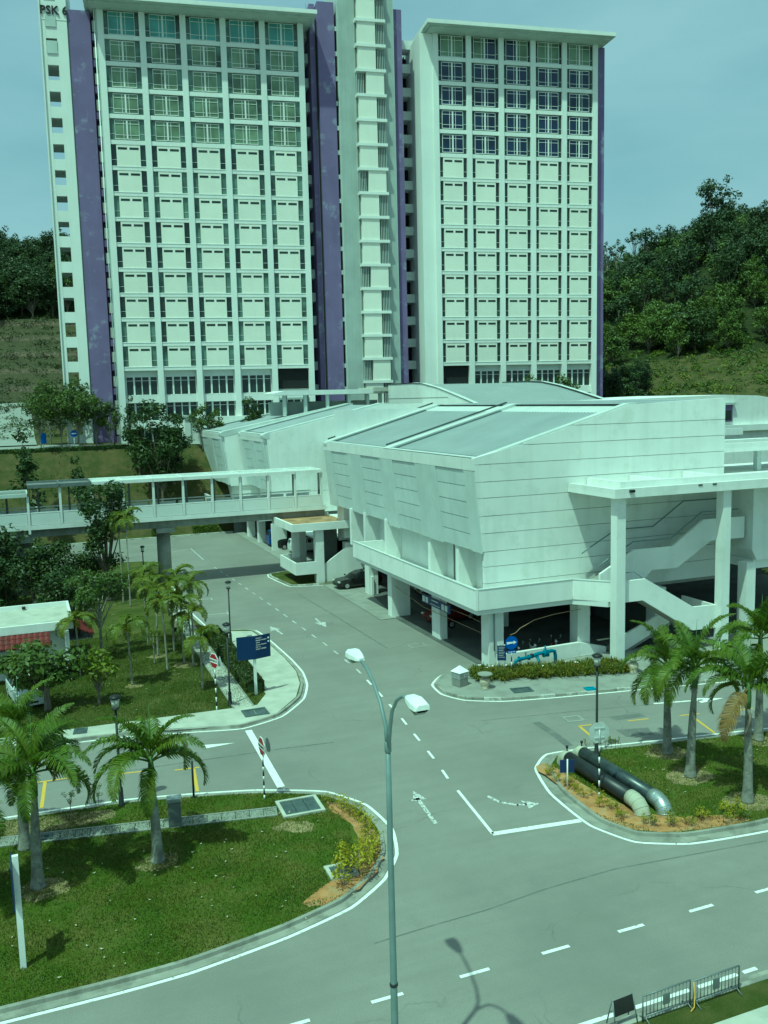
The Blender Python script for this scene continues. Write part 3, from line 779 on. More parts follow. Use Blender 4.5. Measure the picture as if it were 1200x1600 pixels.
# stair tower between the two blocks, with its purple flank and the link balconies
st = empty('stair_tower', tower_loc(19.4), TROT, label='tall white stair tower with zigzag panels between the two high-rise blocks', cat='tower')
SW = 8.2; STT = TT + 9
MB().box(0, SW, .3, 9, TB, STT).build('wall', 'tower_grey', st)
rib = bmesh_box(0, .09, .22, .31, TB, STT, 'rib')
for i in range(62):
    x = .06 + i * .132
    if 2.55 < x < 6.65: continue
    piece('rib', rib, 'tower_grey', st, (x, 0, 0))
slab = bmesh_box(2.4, 6.75, -.75, .35, -.2, .2, 'landing_slab'); pa = bmesh_box(2.7, 5.3, -.6, .35, .2, FH - .2, 'stair_panel')
bars = MB()
for q in range(5): bars.box(.12 + q * .24, .19 + q * .24, -.4, -.3, .2, FH - .2)
bars = bars.mesh('grille')
for k in range(-3, 17):
    z = SILL + k * FH + .9
    s_ = piece('landing_slab', slab, 'tower_white', st, (0, 0, z))
    alt = k in (-1, 3, 7, 11)
    piece('stair_panel', pa, 'tower_cream', st, (1.15 if alt else 0, 0, z))
    piece('grille', bars, 'tower_grey', st, (2.35 if alt else 5.45, 0, z))
    MB().box(2.5, 6.7, .1, .28, z + .24, z + FH - .24).build('recess_shade', 'dark_concrete', st) if k < 15 else None  # dark plate painted as the shade behind the grille
MB().box(-2.75, -.35, .6, 7, TB, TT + 3.4).build('purple_wall', 'purple', st)
MB().box(-3.7, -2.95, 1.6, 7, TB, TT + 3.4).build('purple_wall', 'purple', st)
MB().box(-2.95, -2.75, 1.2, 7, TB, TT + 1).build('recess_shade', 'void_shade', st)  # black filler painted as shade in the slot
MB().box(-.35, 0, 1.0, 7, TB, TT + 1).build('recess_shade', 'void_shade', st)
MB().box(SW, SW + 1.35, .8, 8, TB, TT + 3.2).build('purple_wall', 'purple', st)
lk = bmesh_box(-.34, -.02, .8, 1.2, -.3, .3, 'link_slab')
for k in range(-3, 15):
    z = SILL + k * FH
    piece('link_slab', lk, 'tower_beam', st, (0, 0, z))
    MB().box(-5.0, -3.72, 3.6, 6.5, z - .5, z + .75).build('balcony', 'tower_beam', st)
    MB().box(SW + 1.36, SW + 5.0, 5.2, 7.6, z - .5, z + .75).build('balcony', 'tower_beam', st)
MB().box(-5.2, -3.75, 6.6, 7, TB, TT - 2).build('recess_shade', 'void_shade', st)  # dark back sheet, the shade of the balcony gap as colour
MB().box(SW + 1.36, SW + 5.8, 7.7, 8.2, TB, TT - 1).build('recess_shade', 'void_shade', st)
MB().tube([(-3.9, 3, TT - 1), (-3.9, 3, TT + 4)], .06, 5).build('mast', 'steel_grey', st)
MB().tube([(-4.3, 3, TT - 1), (-4.3, 3, TT + 2.6)], .05, 5).build('mast', 'steel_grey', st)

# ================================================================== HALLS
def roof_panel(root, x0, x1, z0, z1, y0, y1, lip=.28):
    """sloping metal roof between raised kerbs, with standing seams"""
    k = (z1 - z0) / (x1 - x0)
    rf = MB().poly([(x0, y0, z0), (x1, y0, z1), (x1, y1, z1), (x0, y1, z0)]).build('roof', 'roof_metal', root)
    sm_ = MB(); n = int((y1 - y0) / .42)
    for i in range(n):
        y = y0 + .2 + i * .42
        sm_.add([(x0, y, z0 + .004), (x1, y, z1 + .004), (x1, y + .05, z1 + .045), (x0, y + .05, z0 + .045), (x0, y + .1, z0 + .004), (x1, y + .1, z1 + .004)], [(0, 1, 2, 3), (3, 2, 5, 4)])
    sm_.build('standing_seams', 'roof_metal', rf, kind='stuff')
    d = MB(); d.add([(x0, y1 - .26, z0 + .05), (x1, y1 - .26, z1 + .05), (x1, y1 - .02, z1 + .12), (x0, y1 - .02, z0 + .12)], [(0, 1, 2, 3)])
    d.build('flashing', 'seal_dark', rf)
    g = MB().add([(x0 - .02, y0, z0 + .03), (x0 + .32, y0, z0 + .12), (x0 + .32, y1, z0 + .12), (x0 - .02, y1, z0 + .03)], [(0, 1, 2, 3)])
    g.build('gutter', 'seal_dark', rf)
    return rf
def course_wall(root, xz_top, x0, x1, y, zs, thick, m, name='wall_course', gap=.035, lean=None):
    """wall facing -y built of horizontal courses with recessed joints; xz_top clips the top"""
    def top(x): return lerp_pts(x, xz_top)
    for a, b in zip(zs, zs[1:]):
        pts = []
        za, zb = a + gap / 2, b - gap / 2
        xsn = sorted(set([x0, x1] + [p[0] for p in xz_top if x0 < p[0] < x1]))
        # clip against the sloping top
        fine = [x0 + (x1 - x0) * i / 60 for i in range(61)] + [p[0] for p in xz_top if x0 < p[0] < x1]
        fine = sorted(fine)
        ok = [x for x in fine if top(x) > za + .02]
        if len(ok) < 2: continue
        up = [(x, min(zb, top(x))) for x in ok]
        keep = [up[0]] + [up[i] for i in range(1, len(up) - 1) if abs((up[i][1] - up[i - 1][1]) - (up[i + 1][1] - up[i][1])) > 1e-4] + [up[-1]]
        poly = [(ok[0], za), (ok[-1], za)] + keep[::-1]
        if lean and za > lean[2] and abs(ok[0] - x0) < 1e-6:
            lx = lambda z: lean[0] + (lean[1] - lean[0]) * (z - lean[2]) / (lean[3] - lean[2])
            poly[0] = (lx(za), za); poly[-1] = (lx(poly[-1][1]), poly[-1][1])
        MB().extr(poly, 'y', y, y + thick).build(name, m, root)

h1 = empty('exhibition_hall', (0, 0, 0), 0, label='large white hall with sloping metal roof and open parking below', cat='building')
# gable end wall in courses
zs = [3.7, 4.9, 5.95, 6.9, 8.05, 9.13, 10.25, 11.25, 12.33, 13.42, 14.5, 16.2]
TOP1 = [(25.7, 12.55), (26.0, 12.68), (36.9, 15.72), (44.8, 15.95)]
course_wall(h1, TOP1, 26.2, 44.8, 49.2, zs, .3, 'white_paint', lean=(26.12, 25.52, 6.85, 12.7))
MB().extr([(26.22, 3.5), (44.78, 3.5), (44.78, 15.8), (36.9, 15.6), (26.22, 12.5)], 'y', 49.24, 49.6).build('wall', 'concrete', h1)
MB().box(44.5, 44.8, 49.62, 79, 3.5, 15.9).build('wall', 'white_paint', h1)
MB().box(26.9, 44.5, 79.0, 79.3, 3.5, 15.5).build('wall', 'white_paint', h1)
MB().add([(36.9, 49.3, 15.74), (44.7, 49.3, 15.9), (44.7, 79, 15.9), (36.9, 79, 15.74)], [(0, 1, 2, 3)]).build('roof', 'roof_metal', h1)
# roof: two shallow slopes between kerbs
k1 = 3.05 / 10.9
for (ya, yb) in ((49.9, 63.9), (65.0, 78.3)):
    roof_panel(h1, 26.35, 35.6, 12.72 - .1, 12.72 + 9.25 * k1 - .1, ya, yb)
    # flatter upper strip with slanting ribs
    up = MB().poly([(35.6, ya, 12.62 + 9.25 * k1), (37.4, ya, 15.72), (37.4, yb, 15.72), (35.6, yb, 12.62 + 9.25 * k1)]).build('roof', 'roof_kerb', h1)
    ln = MB(); n = int((yb - ya) / 1.1)
    for i in range(n): y = ya + .5 + i * 1.1; ln.ribbon([(35.6, y), (37.3, y + .1)], .05, 15.75)
for (y0, y1) in ((49.26, 49.88), (63.9, 65.0), (78.3, 79.2)):
    MB().extr([(25.7, 12.4), (25.7, 12.6), (26.0, 12.76), (36.9, 15.79), (37.5, 15.82), (37.5, 15.5), (36.9, 15.4), (26.0, 12.3)], 'y', y0 - (.02 if y0 < 50 else 0), y1).build('roof_kerb', 'roof_kerb', h1)
    if y0 > 50: MB().tube([(26.2, y1 + .05, 12.93), (36.8, y1 + .05, 15.92)], .07, 6).build('cable_tray', 'seal_dark', h1)
MB().box(25.75, 26.36, 49.9, 78.3, 12.3, 12.74).build('roof_kerb', 'roof_kerb', h1)
# leaning side face: boxes with recessed grooves, near pair stands further out
def lean_box(root, y0, y1, xt, xb, zb, zt, rows, mname='panel_grey', bays=2):
    MB().extr([(xt + .07, zt), (xb + .07, zb), (xb + 1.4, zb), (xt + 1.6, zt)], 'y', y0 + .02, y1 - .02).build('side_core', 'panel_grey', root)
    w = (y1 - y0) / bays
    for b in range(bays):
        ya = y0 + b * w
        zz = [zb + (zt - .75 - zb) * i / rows for i in range(rows + 1)]
        def X(z, o=0): return xb + (xt - xb) * (z - zb) / (zt - zb) - o
        for i in range(rows):       # grooved part of the bay
            a, c = zz[i] + (.03 if i else 0), zz[i + 1] - .03
            MB().extr([(X(a), a), (X(a, -.1), a), (X(c, -.1), c), (X(c), c)], 'y', ya + .18 * w, ya + .72 * w).build('side_panel', mname, root)
        # plain strips either side, folded a little proud
        MB().extr([(X(zb, .07), zb - .06), (X(zb, -.1), zb - .06), (X(zt - .75, -.1), zt - .75), (X(zt - .75, .07), zt - .75)], 'y', ya + .725 * w, ya + w - .02).build('side_strip', mname, root)
        MB().extr([(X(zb, .05), zb - .03), (X(zb, -.1), zb - .03), (X(zt - .75, -.1), zt - .75), (X(zt - .75, .05), zt - .75)], 'y', ya + .02, ya + .175 * w).build('side_strip', mname, root)
    MB().extr([(X(zt - .73, .06), zt - .73), (X(zt - .73, -.3), zt - .73), (xt + .4, zt), (xt - .02, zt)], 'y', y0, y1).build('coping', 'white_paint', root)
lean_box(h1, 49.22, 64.3, 25.45, 26.05, 6.85, 12.7, 5)
lean_box(h1, 64.35, 79.2, 25.75, 26.3, 6.95, 12.66, 5)
# recessed gallery wall and fins
MB().box(27.4, 27.7, 49.6, 78.5, 3.9, 7.2).build('gallery_wall', 'white_paint', h1)
for y in (52.9, 57.3, 65.5, 70.2, 73.6): MB().box(26.15, 27.42, y - .22, y + .22, 3.95, 7.1).build('fin', 'white_paint', h1)
MB().tube([(27.2, 55.5, 4), (27.2, 55.5, 7)], .06, 6).build('drain_pipe', 'steel_grey', h1)
# gallery slab and parapet
MB().prism([(24.6, 47.15), (31.1, 47.15), (32.6, 45.4), (33.6, 45.4), (33.6, 49.25), (45, 49.25), (45, 79), (27.6, 79), (27.6, 69.4), (24.6, 68.2)], 3.52, 3.94).build('gallery_slab', 'tower_beam', h1)
par = [(24.42, 68.35), (24.42, 47.0), (31.15, 47.0), (32.75, 45.25)]
pb_ = MB()
for (p, q) in zip(par, par[1:]):
    d = (Vector(q) - Vector(p)).normalized(); n = Vector((-d.y, d.x)) * .16
    a, b = Vector(p), Vector(q)
    if p[0] < 25 and q[0] > 30: a = a + Vector((.19, 0))
    if p[0] > 30: a = a + d * .02
    MB().prism([tuple(a), tuple(b), tuple(b + n), tuple(a + n)], 3.85, 5.08).build('parapet', 'white_paint', h1)
    MB().prism([tuple(a - n * .15), tuple(b - n * .15), tuple(b + n * 1.15), tuple(a + n * 1.15)], 5.08, 5.13).build('parapet_cap', 'roof_kerb', h1)
MB().box(24.6, 27.4, 68.2, 68.4, 3.9, 5.0).build('parapet', 'white_paint', h1)
# columns of the open ground storey
for (x, y, w, d) in ((25.6, 47.6, 1.0, 1.0), (25.75, 54.9, .55, 1.3), (25.3, 62.4, 1.5, .8), (26.6, 70.6, .8, 1.0), (26.9, 77.2, 1.6, .9), (32.0, 47.7, .9, .9), (38.5, 48.4, .9, .9), (31, 56, .7, .7), (31, 64, .7, .7), (38, 56, .7, .7), (38, 64, .7, .7), (43.7, 45.7, .75, .8)):
    MB().box(x, x + w, y, y + d, 0, 3.53 if x < 43 else 5.2).build('column', 'white_paint', h1)
MB().box(26.75, 26.95, 70.4, 70.62, 0, 1.6).build('meter_box', 'white_paint', h1)
MB().box(26.9, 28.6, 77.5, 79.0, 3.9, 7.0).build('column', 'white_paint', h1)
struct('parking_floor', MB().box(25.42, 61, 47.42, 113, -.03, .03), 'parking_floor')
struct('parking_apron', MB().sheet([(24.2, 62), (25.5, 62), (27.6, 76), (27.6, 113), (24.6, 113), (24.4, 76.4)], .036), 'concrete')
MB().box(39, 39.3, 50, 79, 0.03, 3.5).build('light_block_wall', 'light_block_wall', h1)  # added to block light and keep the storey dark
MB().box(30, 60, 79, 79.3, 0.03, 3.5).build('light_block_wall', 'light_block_wall', h1)
MB().box(44, 61, 62, 62.3, 0.03, 5).build('light_block_wall', 'light_block_wall', h1)
MB().prism([(25.95, 47.1), (31.9, 47.35), (31.9, 47.6), (25.95, 47.35)], .03, .92).build('low_wall', 'white_paint', h1)
MB().extr([(31.9, .03), (33.9, .03), (33.9, .4), (31.9, .92)], 'y', 47.36, 47.62).build('low_wall', 'white_paint', h1)
for (x, y) in ((29.3, 52), (30.5, 61), (33.5, 52)): MB().box(x, x + 1.6, y, y + .12, 3.2, 3.28).build('tube_light', 'white_gloss', h1)
MB().tube([(25.9, 47.5, 1.1), (25.9, 47.5, 3.5)], .05, 6).build('drain_pipe', 'lamp_green', h1)
MB().tube([(26.9, 47.35, 2.0), (27.3, 47.35, 2.1), (27.6, 47.35, 2.35), (28.0, 47.35, 2.5), (28.6, 47.35, 2.75), (30, 47.35, 2.95), (32, 47.4, 3.05)], .022, 5).build('cable', 'cable', h1)
MB().tube([(25.6, 62.5, 3.2), (25.4, 58, 2.95), (25.3, 55, 2.7), (25.5, 50, 2.75), (25.7, 48.2, 2.6)], .02, 5).build('cable', 'cable', h1)
MB().tube([(25.6, 62.5, 2.4), (25.5, 57, 1.9), (25.8, 48.4, 1.9)], .018, 5).build('cable', 'cable', h1)
# outer stair: lower flight, landing, upper flight with railings
def stair_wall(pts, y, th, m='white_paint', nm='stair_parapet'): return MB().extr(pts, 'y', y, y + th).build(nm, m, h1)
stair_wall([(33.3, 3.8), (34.85, 3.8), (38.7, 1.45), (40.65, 1.42), (40.65, 2.9), (38.75, 2.95), (35.05, 5.12), (33.3, 5.12)], 44.95, .18)
stair_wall([(34.2, 3.75), (34.85, 3.75), (38.7, 1.4), (40.65, 1.38), (40.65, 1.75), (38.6, 1.8), (34.9, 4.1), (34.2, 4.1)], 45.13, 1.3, 'concrete', 'stair_flight')
MB().box(40.5, 40.65, 45.13, 48.2, 1.42, 2.88).build('stair_parapet', 'white_paint', h1)
MB().box(38.7, 40.5, 45.13, 48.2, 1.4, 1.75).build('landing', 'pale_concrete', h1)
stair_wall([(38.6, 1.7), (38.6, 2.6), (34.2, .95), (34.2, .03), (34.6, .03)], 46.75, .16)
stair_wall([(38.6, 1.4), (38.6, 1.7), (34.2, .1), (34.2, .03), (35.3, .03)], 46.9, 1.2, 'concrete', 'stair_flight')
UP = [(33.0, 4.0), (33.0, 5.3), (35.6, 6.62), (38.55, 6.6), (41.0, 8.15), (44.4, 8.12), (44.4, 6.7), (41.6, 6.7), (38.9, 5.15), (36.9, 5.2), (35.8, 4.1)]
stair_wall(UP[::-1], 46.75, .18)
stair_wall([(33.0, 3.96), (33.0, 4.3), (35.7, 5.5), (38.6, 5.5), (41.2, 7.0), (44.4, 7.0), (44.4, 6.72), (41.6, 6.66), (38.9, 5.12), (36.9, 5.16), (35.8, 3.96)][::-1], 46.93, 1.7, 'concrete', 'stair_flight')
rl = [(33.0, 46.95, 5.75), (33.6, 46.95, 6.1), (35.6, 46.95, 7.1), (38.55, 46.95, 7.1), (41.0, 46.95, 8.62), (44.0, 46.95, 8.62)]
MB().tube(rl, .045, 6).build('handrail', 'lamp_green', h1)
MB().tube([(x, 48.75, z + .55) for x, y, z in rl], .045, 6).build('handrail', 'lamp_green', h1)
MB().tube([(33.2, 45.1, 5.15), (33.2, 45.1, 5.6), (34.3, 45.1, 5.6), (34.9, 45.1, 5.15)], .03, 6).build('handrail', 'lamp_green', h1)
# tall canopy on posts
for (x, y) in ((32.62, 44.55), (40.55, 44.5)): MB().box(x, x + .62, y, y + .62, 0, 10.32).build('canopy_post', 'white_paint', h1)
MB().box(32.2, 58, 44.2, 49.15, 10.3, 10.55).build('canopy_slab', 'white_paint', h1)
for (a, b, c, d, z1) in ((32.2, 58, 44.2, 44.45, 10.86), (32.2, 32.45, 44.46, 49.1, 10.86), (33.6, 57, 45.6, 45.85, 11.12), (33.6, 33.85, 45.86, 49.1, 11.12), (36.9, 37.15, 45.86, 49.1, 11.1), (41.2, 41.45, 45.86, 49.1, 11.14)):
    MB().box(a, b, c, d, 10.55, z1).build('canopy_beam', 'white_paint', h1)
fl = MB().box(33.2, 33.5, 44.02, 44.2, 10.62, 10.78); fl.build('floodlight', 'black_metal', h1)
for x in (38.3, 39.4): MB().box(x, x + .3, 44.17, 44.2, 10.72, 10.8).build('scupper', 'void_shade', h1)
# block beyond the stair
MB().extr([(44.6, 5.9), (44.6, 10.3), (61, 10.3), (61, 5.2), (45.0, 5.2)], 'y', 46.2, 60).build('wall', 'white_paint', h1)
MB().box(44.9, 61, 46.4, 60, 4.6, 5.2).build('gallery_slab', 'tower_beam', h1)
MB().prism([(24.9, 51.6), (25.02, 51.6), (25.02, 55.9), (24.9, 55.9)], 2.6, 3.15).build('hanging_sign', 'sign_navy', h1)
hs = MB()
for i, y in enumerate((51.9, 52.4, 54.9, 55.4)): hs.box(24.87, 24.899, y, y + .36, 2.68, 3.06)
hs.box(24.87, 24.899, 53.3, 54.3, 2.98, 3.04); hs.box(24.87, 24.899, 53.0, 54.5, 2.72, 2.76); hs.build('sign_symbols', 'sign_back', h1)

# stair pavilion with rusty flat roof at the far end of the hall
pvn = empty('stair_pavilion', (24, 79, 0), 0, label='small white stair pavilion with rust-stained flat roof and hanging landing box', cat='pavilion')
def PV(x0, x1, y0, y1, z0, z1, nm, m): return MB().box(x0 - 24, x1 - 24, y0 - 79, y1 - 79, z0, z1).build(nm, m, pvn)
PV(22.0, 27.4, 76.9, 83.4, 5.25, 5.4, 'roof', 'rust')
for q in ((21.95, 27.4, 76.7, 76.9), (21.95, 27.4, 83.4, 83.6), (21.75, 21.95, 76.7, 83.6)): PV(*q, 4.95, 5.62, 'roof_beam', 'white_paint')
PV(24.0, 24.75, 77.0, 77.7, 0, 4.96, 'column', 'white_paint'); PV(22.9, 23.5, 80.5, 81.1, 2, 5.26, 'column', 'white_paint'); PV(24.2, 24.9, 83.0, 83.38, 0, 4.96, 'column', 'white_paint')
PV(22.2, 24.0, 77.0, 77.16, 1.0, 2.1, 'landing_parapet', 'white_paint'); PV(22.05, 22.2, 77.0, 82.2, 1.0, 2.1, 'landing_parapet', 'white_paint'); PV(22.2, 24.0, 77.16, 82.2, .98, 1.15, 'landing', 'concrete'); PV(22.2, 24, 82.05, 82.2, 1.15, 2.1, 'landing_parapet', 'white_paint')
MB().extr([(24.8 - 24, 0), (26.9 - 24, 0), (26.9 - 24, 3.1), (24.8 - 24, 1.7)], 'y', -1.8, -1.6).build('stair_parapet', 'white_paint', pvn)
PV(24.8, 26.9, 79.6, 79.8, 0, 4.96, 'dark_panel', 'dark_concrete')  # plain dark panel giving the dark area behind the stair
PV(25.2, 26.9, 97.0, 97.3, 0, 3.0, 'wall', 'white_paint')

# second hall behind the bridge
h2 = empty('exhibition_hall', (0, 0, 0), 0, label='second white hall with leaning grey side panels behind the footbridge', cat='building')
TOP2 = [(25.6, 12.6), (26, 12.75), (40.2, 15.75), (46, 15.8)]
course_wall(h2, TOP2, 26.4, 46, 100.7, [3.5, 6, 16.2], .3, 'white_paint')
for (y0, y1, dx) in ((101.0, 112.6, 0), (113.0, 128.6, -2.3)):
    lean_box(h2, y0, y1, 25.55 + dx, 26.4 + dx, 6.2, 12.6, 5)
    MB().extr([(26.0 + dx, 12.4), (40, 15.5), (40, 6), (26.6 + dx, 6)], 'y', y0 - .18, y0 + .02).build('wall', 'white_paint', h2)
    roof_panel(h2, 26.2 + dx, 40, 12.72, 15.7, y0 + .8, y1 - .6)
    for (a, b) in ((y0 - .2, y0 + .8), (y1 - .6, y1 + .3)): MB().extr([(25.5 + dx, 12.4), (25.5 + dx, 12.66), (26 + dx, 12.9), (40, 15.95), (40.6, 15.95), (40.6, 15.2), (26 + dx, 12.2)], 'y', a, b).build('roof_kerb', 'roof_kerb', h2)
    MB().box(25.55 + dx, 26.25 + dx, y0 + .8, y1 - .6, 12.3, 12.8).build('roof_kerb', 'roof_kerb', h2)
    MB().box(27.9 + dx, 29, y0, y1, 3.2, 6.25).build('gallery_wall', 'white_paint', h2)
    MB().box(24.6 + dx, 28 + dx, y0 - 1, y1, 3.0, 3.4).build('gallery_slab', 'tower_beam', h2)
    MB().box(24.5 + dx, 24.66 + dx, y0 - 1, y1, 3.3, 4.6).build('parapet', 'white_paint', h2)
MB().box(33, 46, 94.5, 94.8, 3.4, 11.2).build('terrace_wall', 'white_paint', h2)
MB().box(32.8, 46, 94.4, 100.65, 11.2, 11.35).build('terrace_slab', 'roof_kerb', h2)
MB().box(33.3, 45, 94.2, 94.4, 9.1, 9.35).build('ledge', 'roof_kerb', h2)
for y in (103.3, 108.5, 113.6, 119): MB().box(25.3, 26.1, y, y + .9, 0, 3.05).build('column', 'white_paint', h2)
MB().box(30.5, 30.8, 92, 128, 0, 3.2).build('light_block_wall', 'light_block_wall', h2)  # added behind the columns to keep the interior unlit
MB().box(24.5, 30.5, 112.9, 113.2, 0, 3.2).build('light_block_wall', 'light_block_wall', h2)
MB().box(26.2, 46, 84, 128, 2.95, 3.1).build('gallery_slab', 'tower_beam', h2)
MB().box(21.6, 40, 129.0, 138, 8, 14.5).build('end_block', 'white_paint', h2)
MB().box(21.6, 22.4, 128.8, 129, -.5, 14.5).build('end_wall', 'white_paint', h2); MB().box(21.45, 23, 128.6, 138, 14.5, 14.75).build('coping', 'roof_kerb', h2)

# hall with the long sloping roof between hall one and the towers
h3 = empty('assembly_hall', (45.6, 86, 0), 0, label='white hall with curved gable and pale metal roof at the foot of the towers', cat='building')
arc = [(0, 15.3), (3, 15.95), (7, 16.75), (11, 17.5), (15, 18.05), (18, 18.2), (26, 18.2)]
MB().extr([(0, 3), (26, 3)] + arc[::-1], 'x', 0, .3).build('wall', 'white_paint', h3)
for z in (13.6, 15.0, 16.4): MB().box(-.03, 0, 2 if z < 15 else 8, 26, z, z + .05).build('wall_joint', 'concrete', h3)
for (a, b) in zip(arc, arc[1:]):
    MB().poly([(.3, a[0], a[1] - .15), (17, a[0], a[1] - .15), (17, b[0], b[1] - .15), (.3, b[0], b[1] - .15)]).build('roof', 'roof_metal', h3)
for x in (0, 16.6):
    mb = MB()
    for (a, b) in zip(arc, arc[1:]): mb.add([(x - .1, a[0], a[1] + .12), (x + .5, a[0], a[1] + .12), (x + .5, b[0], b[1] + .12), (x - .1, b[0], b[1] + .12)], [(0, 1, 2, 3)]); mb.add([(x + .5, a[0], a[1] - .3), (x + .5, b[0], b[1] - .3), (x + .5, b[0], b[1] + .12), (x + .5, a[0], a[1] + .12)], [(0, 1, 2, 3)])
    mb.build('roof_kerb', 'roof_kerb', h3)
sm_ = MB()
for i in range(38):
    x = .8 + i * .42
    for (a, b) in zip(arc, arc[1:]): sm_.add([(x, a[0], a[1] - .1), (x + .07, a[0], a[1] - .1), (x + .07, b[0], b[1] - .1), (x, b[0], b[1] - .1)], [(0, 1, 2, 3)])
sm_.build('standing_seams', 'roof_kerb', h3, kind='stuff')
MB().box(16.7, 17.0, 0, 26, 3, 15.2).build('wall', 'white_paint', h3); MB().box(.3, 16.7, 25.7, 26, 3, 18.1).build('wall', 'white_paint', h3); MB().box(.3, 16.7, 0, .3, 3, 15.1).build('wall', 'white_paint', h3)

# covered entrance between halls and towers
ec = empty('entrance_canopy', (38.6, 115.5, 0), 0, label='low flat entrance canopy on columns below the left tower', cat='canopy')
MB().extr([(-8.2, 17.15), (8, 17.15), (8, 17.75), (-6.8, 17.75), (-8.2, 17.45)], 'y', -2.6, 3).build('roof', 'white_paint', ec)
MB().box(5.2, 9.2, -3.2, 3.2, 17.4, 17.95).build('roof', 'pale_concrete', ec)
for x in (-7, -4.2, -1.2, 1.8, 4.4, 6.2): MB().box(x, x + .4, -2.2, -1.8, 14.5, 17.15).build('column', 'tower_grey', ec)
for x in (-5.6, -2.6, .4, 3.2): MB().box(x, x + .4, 2.2, 2.6, 14.5, 17.15).build('column', 'tower_grey', ec)
MB().box(-7.5, 8, 3.02, 3.3, 14.5, 16.3).build('wall', 'tower_grey', ec)

# white gabled building on the right with purple window, and its canopies
rb = empty('gabled_building', (78, 82, 0), 0, label='white gabled building with purple framed window behind the hall, right edge', cat='building')
MB().extr([(-26, 3), (30, 3), (30, 11.2), (1.6, 15.75), (-3.5, 15.95), (-26, 15.6)], 'y', 0, 16).build('wall', 'white_paint', rb)
MB().box(-4.3, -2.5, -.25, 0, 12.9, 14.8).build('window_frame', 'purple', rb); MB().box(-4.7, -2.1, -.4, -.02, 14.8, 15.05).build('window_hood', 'tower_grey', rb)
MB().box(-3.6, -2.7, -.3, -.252, 13.1, 14.2).build('pane', 'glass_dark', rb)
MB().box(-20, 30, -.6, -.02, 11.8, 12.5).build('string_course', 'white_paint', rb)
wk = empty('walkway_canopy', (52, 62, 0), 0, label='stacked concrete walkway canopies beside the hall end wall, right edge', cat='canopy')
for (a, b, c, d, z) in ((-6.5, 14, 8, 13, 12.1), (-6.0, 14, -1, 5, 11.6), (-5.2, 12, -9, -4, 11.9)):
    MB().box(a, b, c, d, z, z + .3).build('canopy_slab', 'white_paint', wk)
    MB().box(a, b, c, c + .25, z + .3, z + .65).build('canopy_beam', 'white_paint', wk); MB().box(a, a + .25, c + .26, d, z + .3, z + .62).build('canopy_beam', 'white_paint', wk)
    for x in (a + 1.2, a + 5.2, a + 9.2): MB().box(x, x + .4, c + .6, c + 1, 3, z).build('canopy_post', 'tower_grey', wk)
MB().box(-6, 14, 13.2, 13.4, 8, 12).build('glazing', 'glass_dark', wk)

# ================================================================== FOOTBRIDGE
fb = empty('footbridge', (12.3, 84.5, 0), 0, label='covered white footbridge with open sides crossing above the side road', cat='bridge')
Y0, Y1 = -2.0, 2.0
XL, XR = -30, 14.6
MB().box(XL, XR, Y0 + .55, Y1 - .55, 5.35, 6.05).build('girder', 'pier_concrete', fb)
MB().box(XL, XR, Y0, Y1, 6.05, 6.42).build('deck', 'white_paint', fb)
step = 2.62
pnl = bmesh_box(.13, step - .13, -.04, .04, 6.46, 7.42, 'parapet_panel'); rlm = bmesh_box(0, step, -.05, .05, 7.44, 7.54, 'handrail')
pst = bmesh_box(-.1, .1, -.11, .11, 6.42, 9.62, 'post'); pfar = bmesh_box(-.09, .09, -.09, .09, 6.42, 9.7, 'post')
n = int((XR - XL) / step)
for i in range(n + 1):
    x = XR - .4 - i * step
    low = x < -10.6
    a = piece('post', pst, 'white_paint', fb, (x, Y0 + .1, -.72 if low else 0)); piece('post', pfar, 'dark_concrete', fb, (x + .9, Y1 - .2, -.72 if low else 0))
    if i < n:
        piece('parapet_panel', pnl, 'tower_beam', fb, (x - step, Y0 + .1, 0)); piece('handrail', rlm, 'white_paint', fb, (x - step, Y0 + .1, 0))
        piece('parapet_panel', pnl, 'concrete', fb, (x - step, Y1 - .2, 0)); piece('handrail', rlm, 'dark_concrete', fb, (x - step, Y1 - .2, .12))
        # framed flat roof: edge beams, cross ribs and a dull sheet between
        zr = 9.62 - (.72 if low else 0)
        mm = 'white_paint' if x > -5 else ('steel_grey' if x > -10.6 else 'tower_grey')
        MB().box(x - step + .02, x - .02, Y0 - .15, Y0 + .12, zr, zr + .3).build('roof_beam', mm, fb)
        MB().box(x - step + .02, x - .02, Y1 - .3, Y1, zr, zr + .3).build('roof_beam', mm, fb)
        MB().box(x - .09, x + .02, Y0 + .13, Y1 - .31, zr, zr + .32).build('roof_rib', mm, fb)
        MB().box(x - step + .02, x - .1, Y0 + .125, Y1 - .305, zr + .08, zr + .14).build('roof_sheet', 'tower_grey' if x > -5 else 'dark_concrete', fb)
for x, g0 in ((-.6, 0), (-12.6, 0), (-24, 0)):
    MB().lathe([(.62, 0), (.62, 5.36)], (x, 0, 0), 18).build('pier', 'pier_concrete', fb)
    MB().box(x - .8, x + .8, Y0 + .35, Y1 - .35, 4.9, 5.34).build('pier_cap', 'pier_concrete', fb)

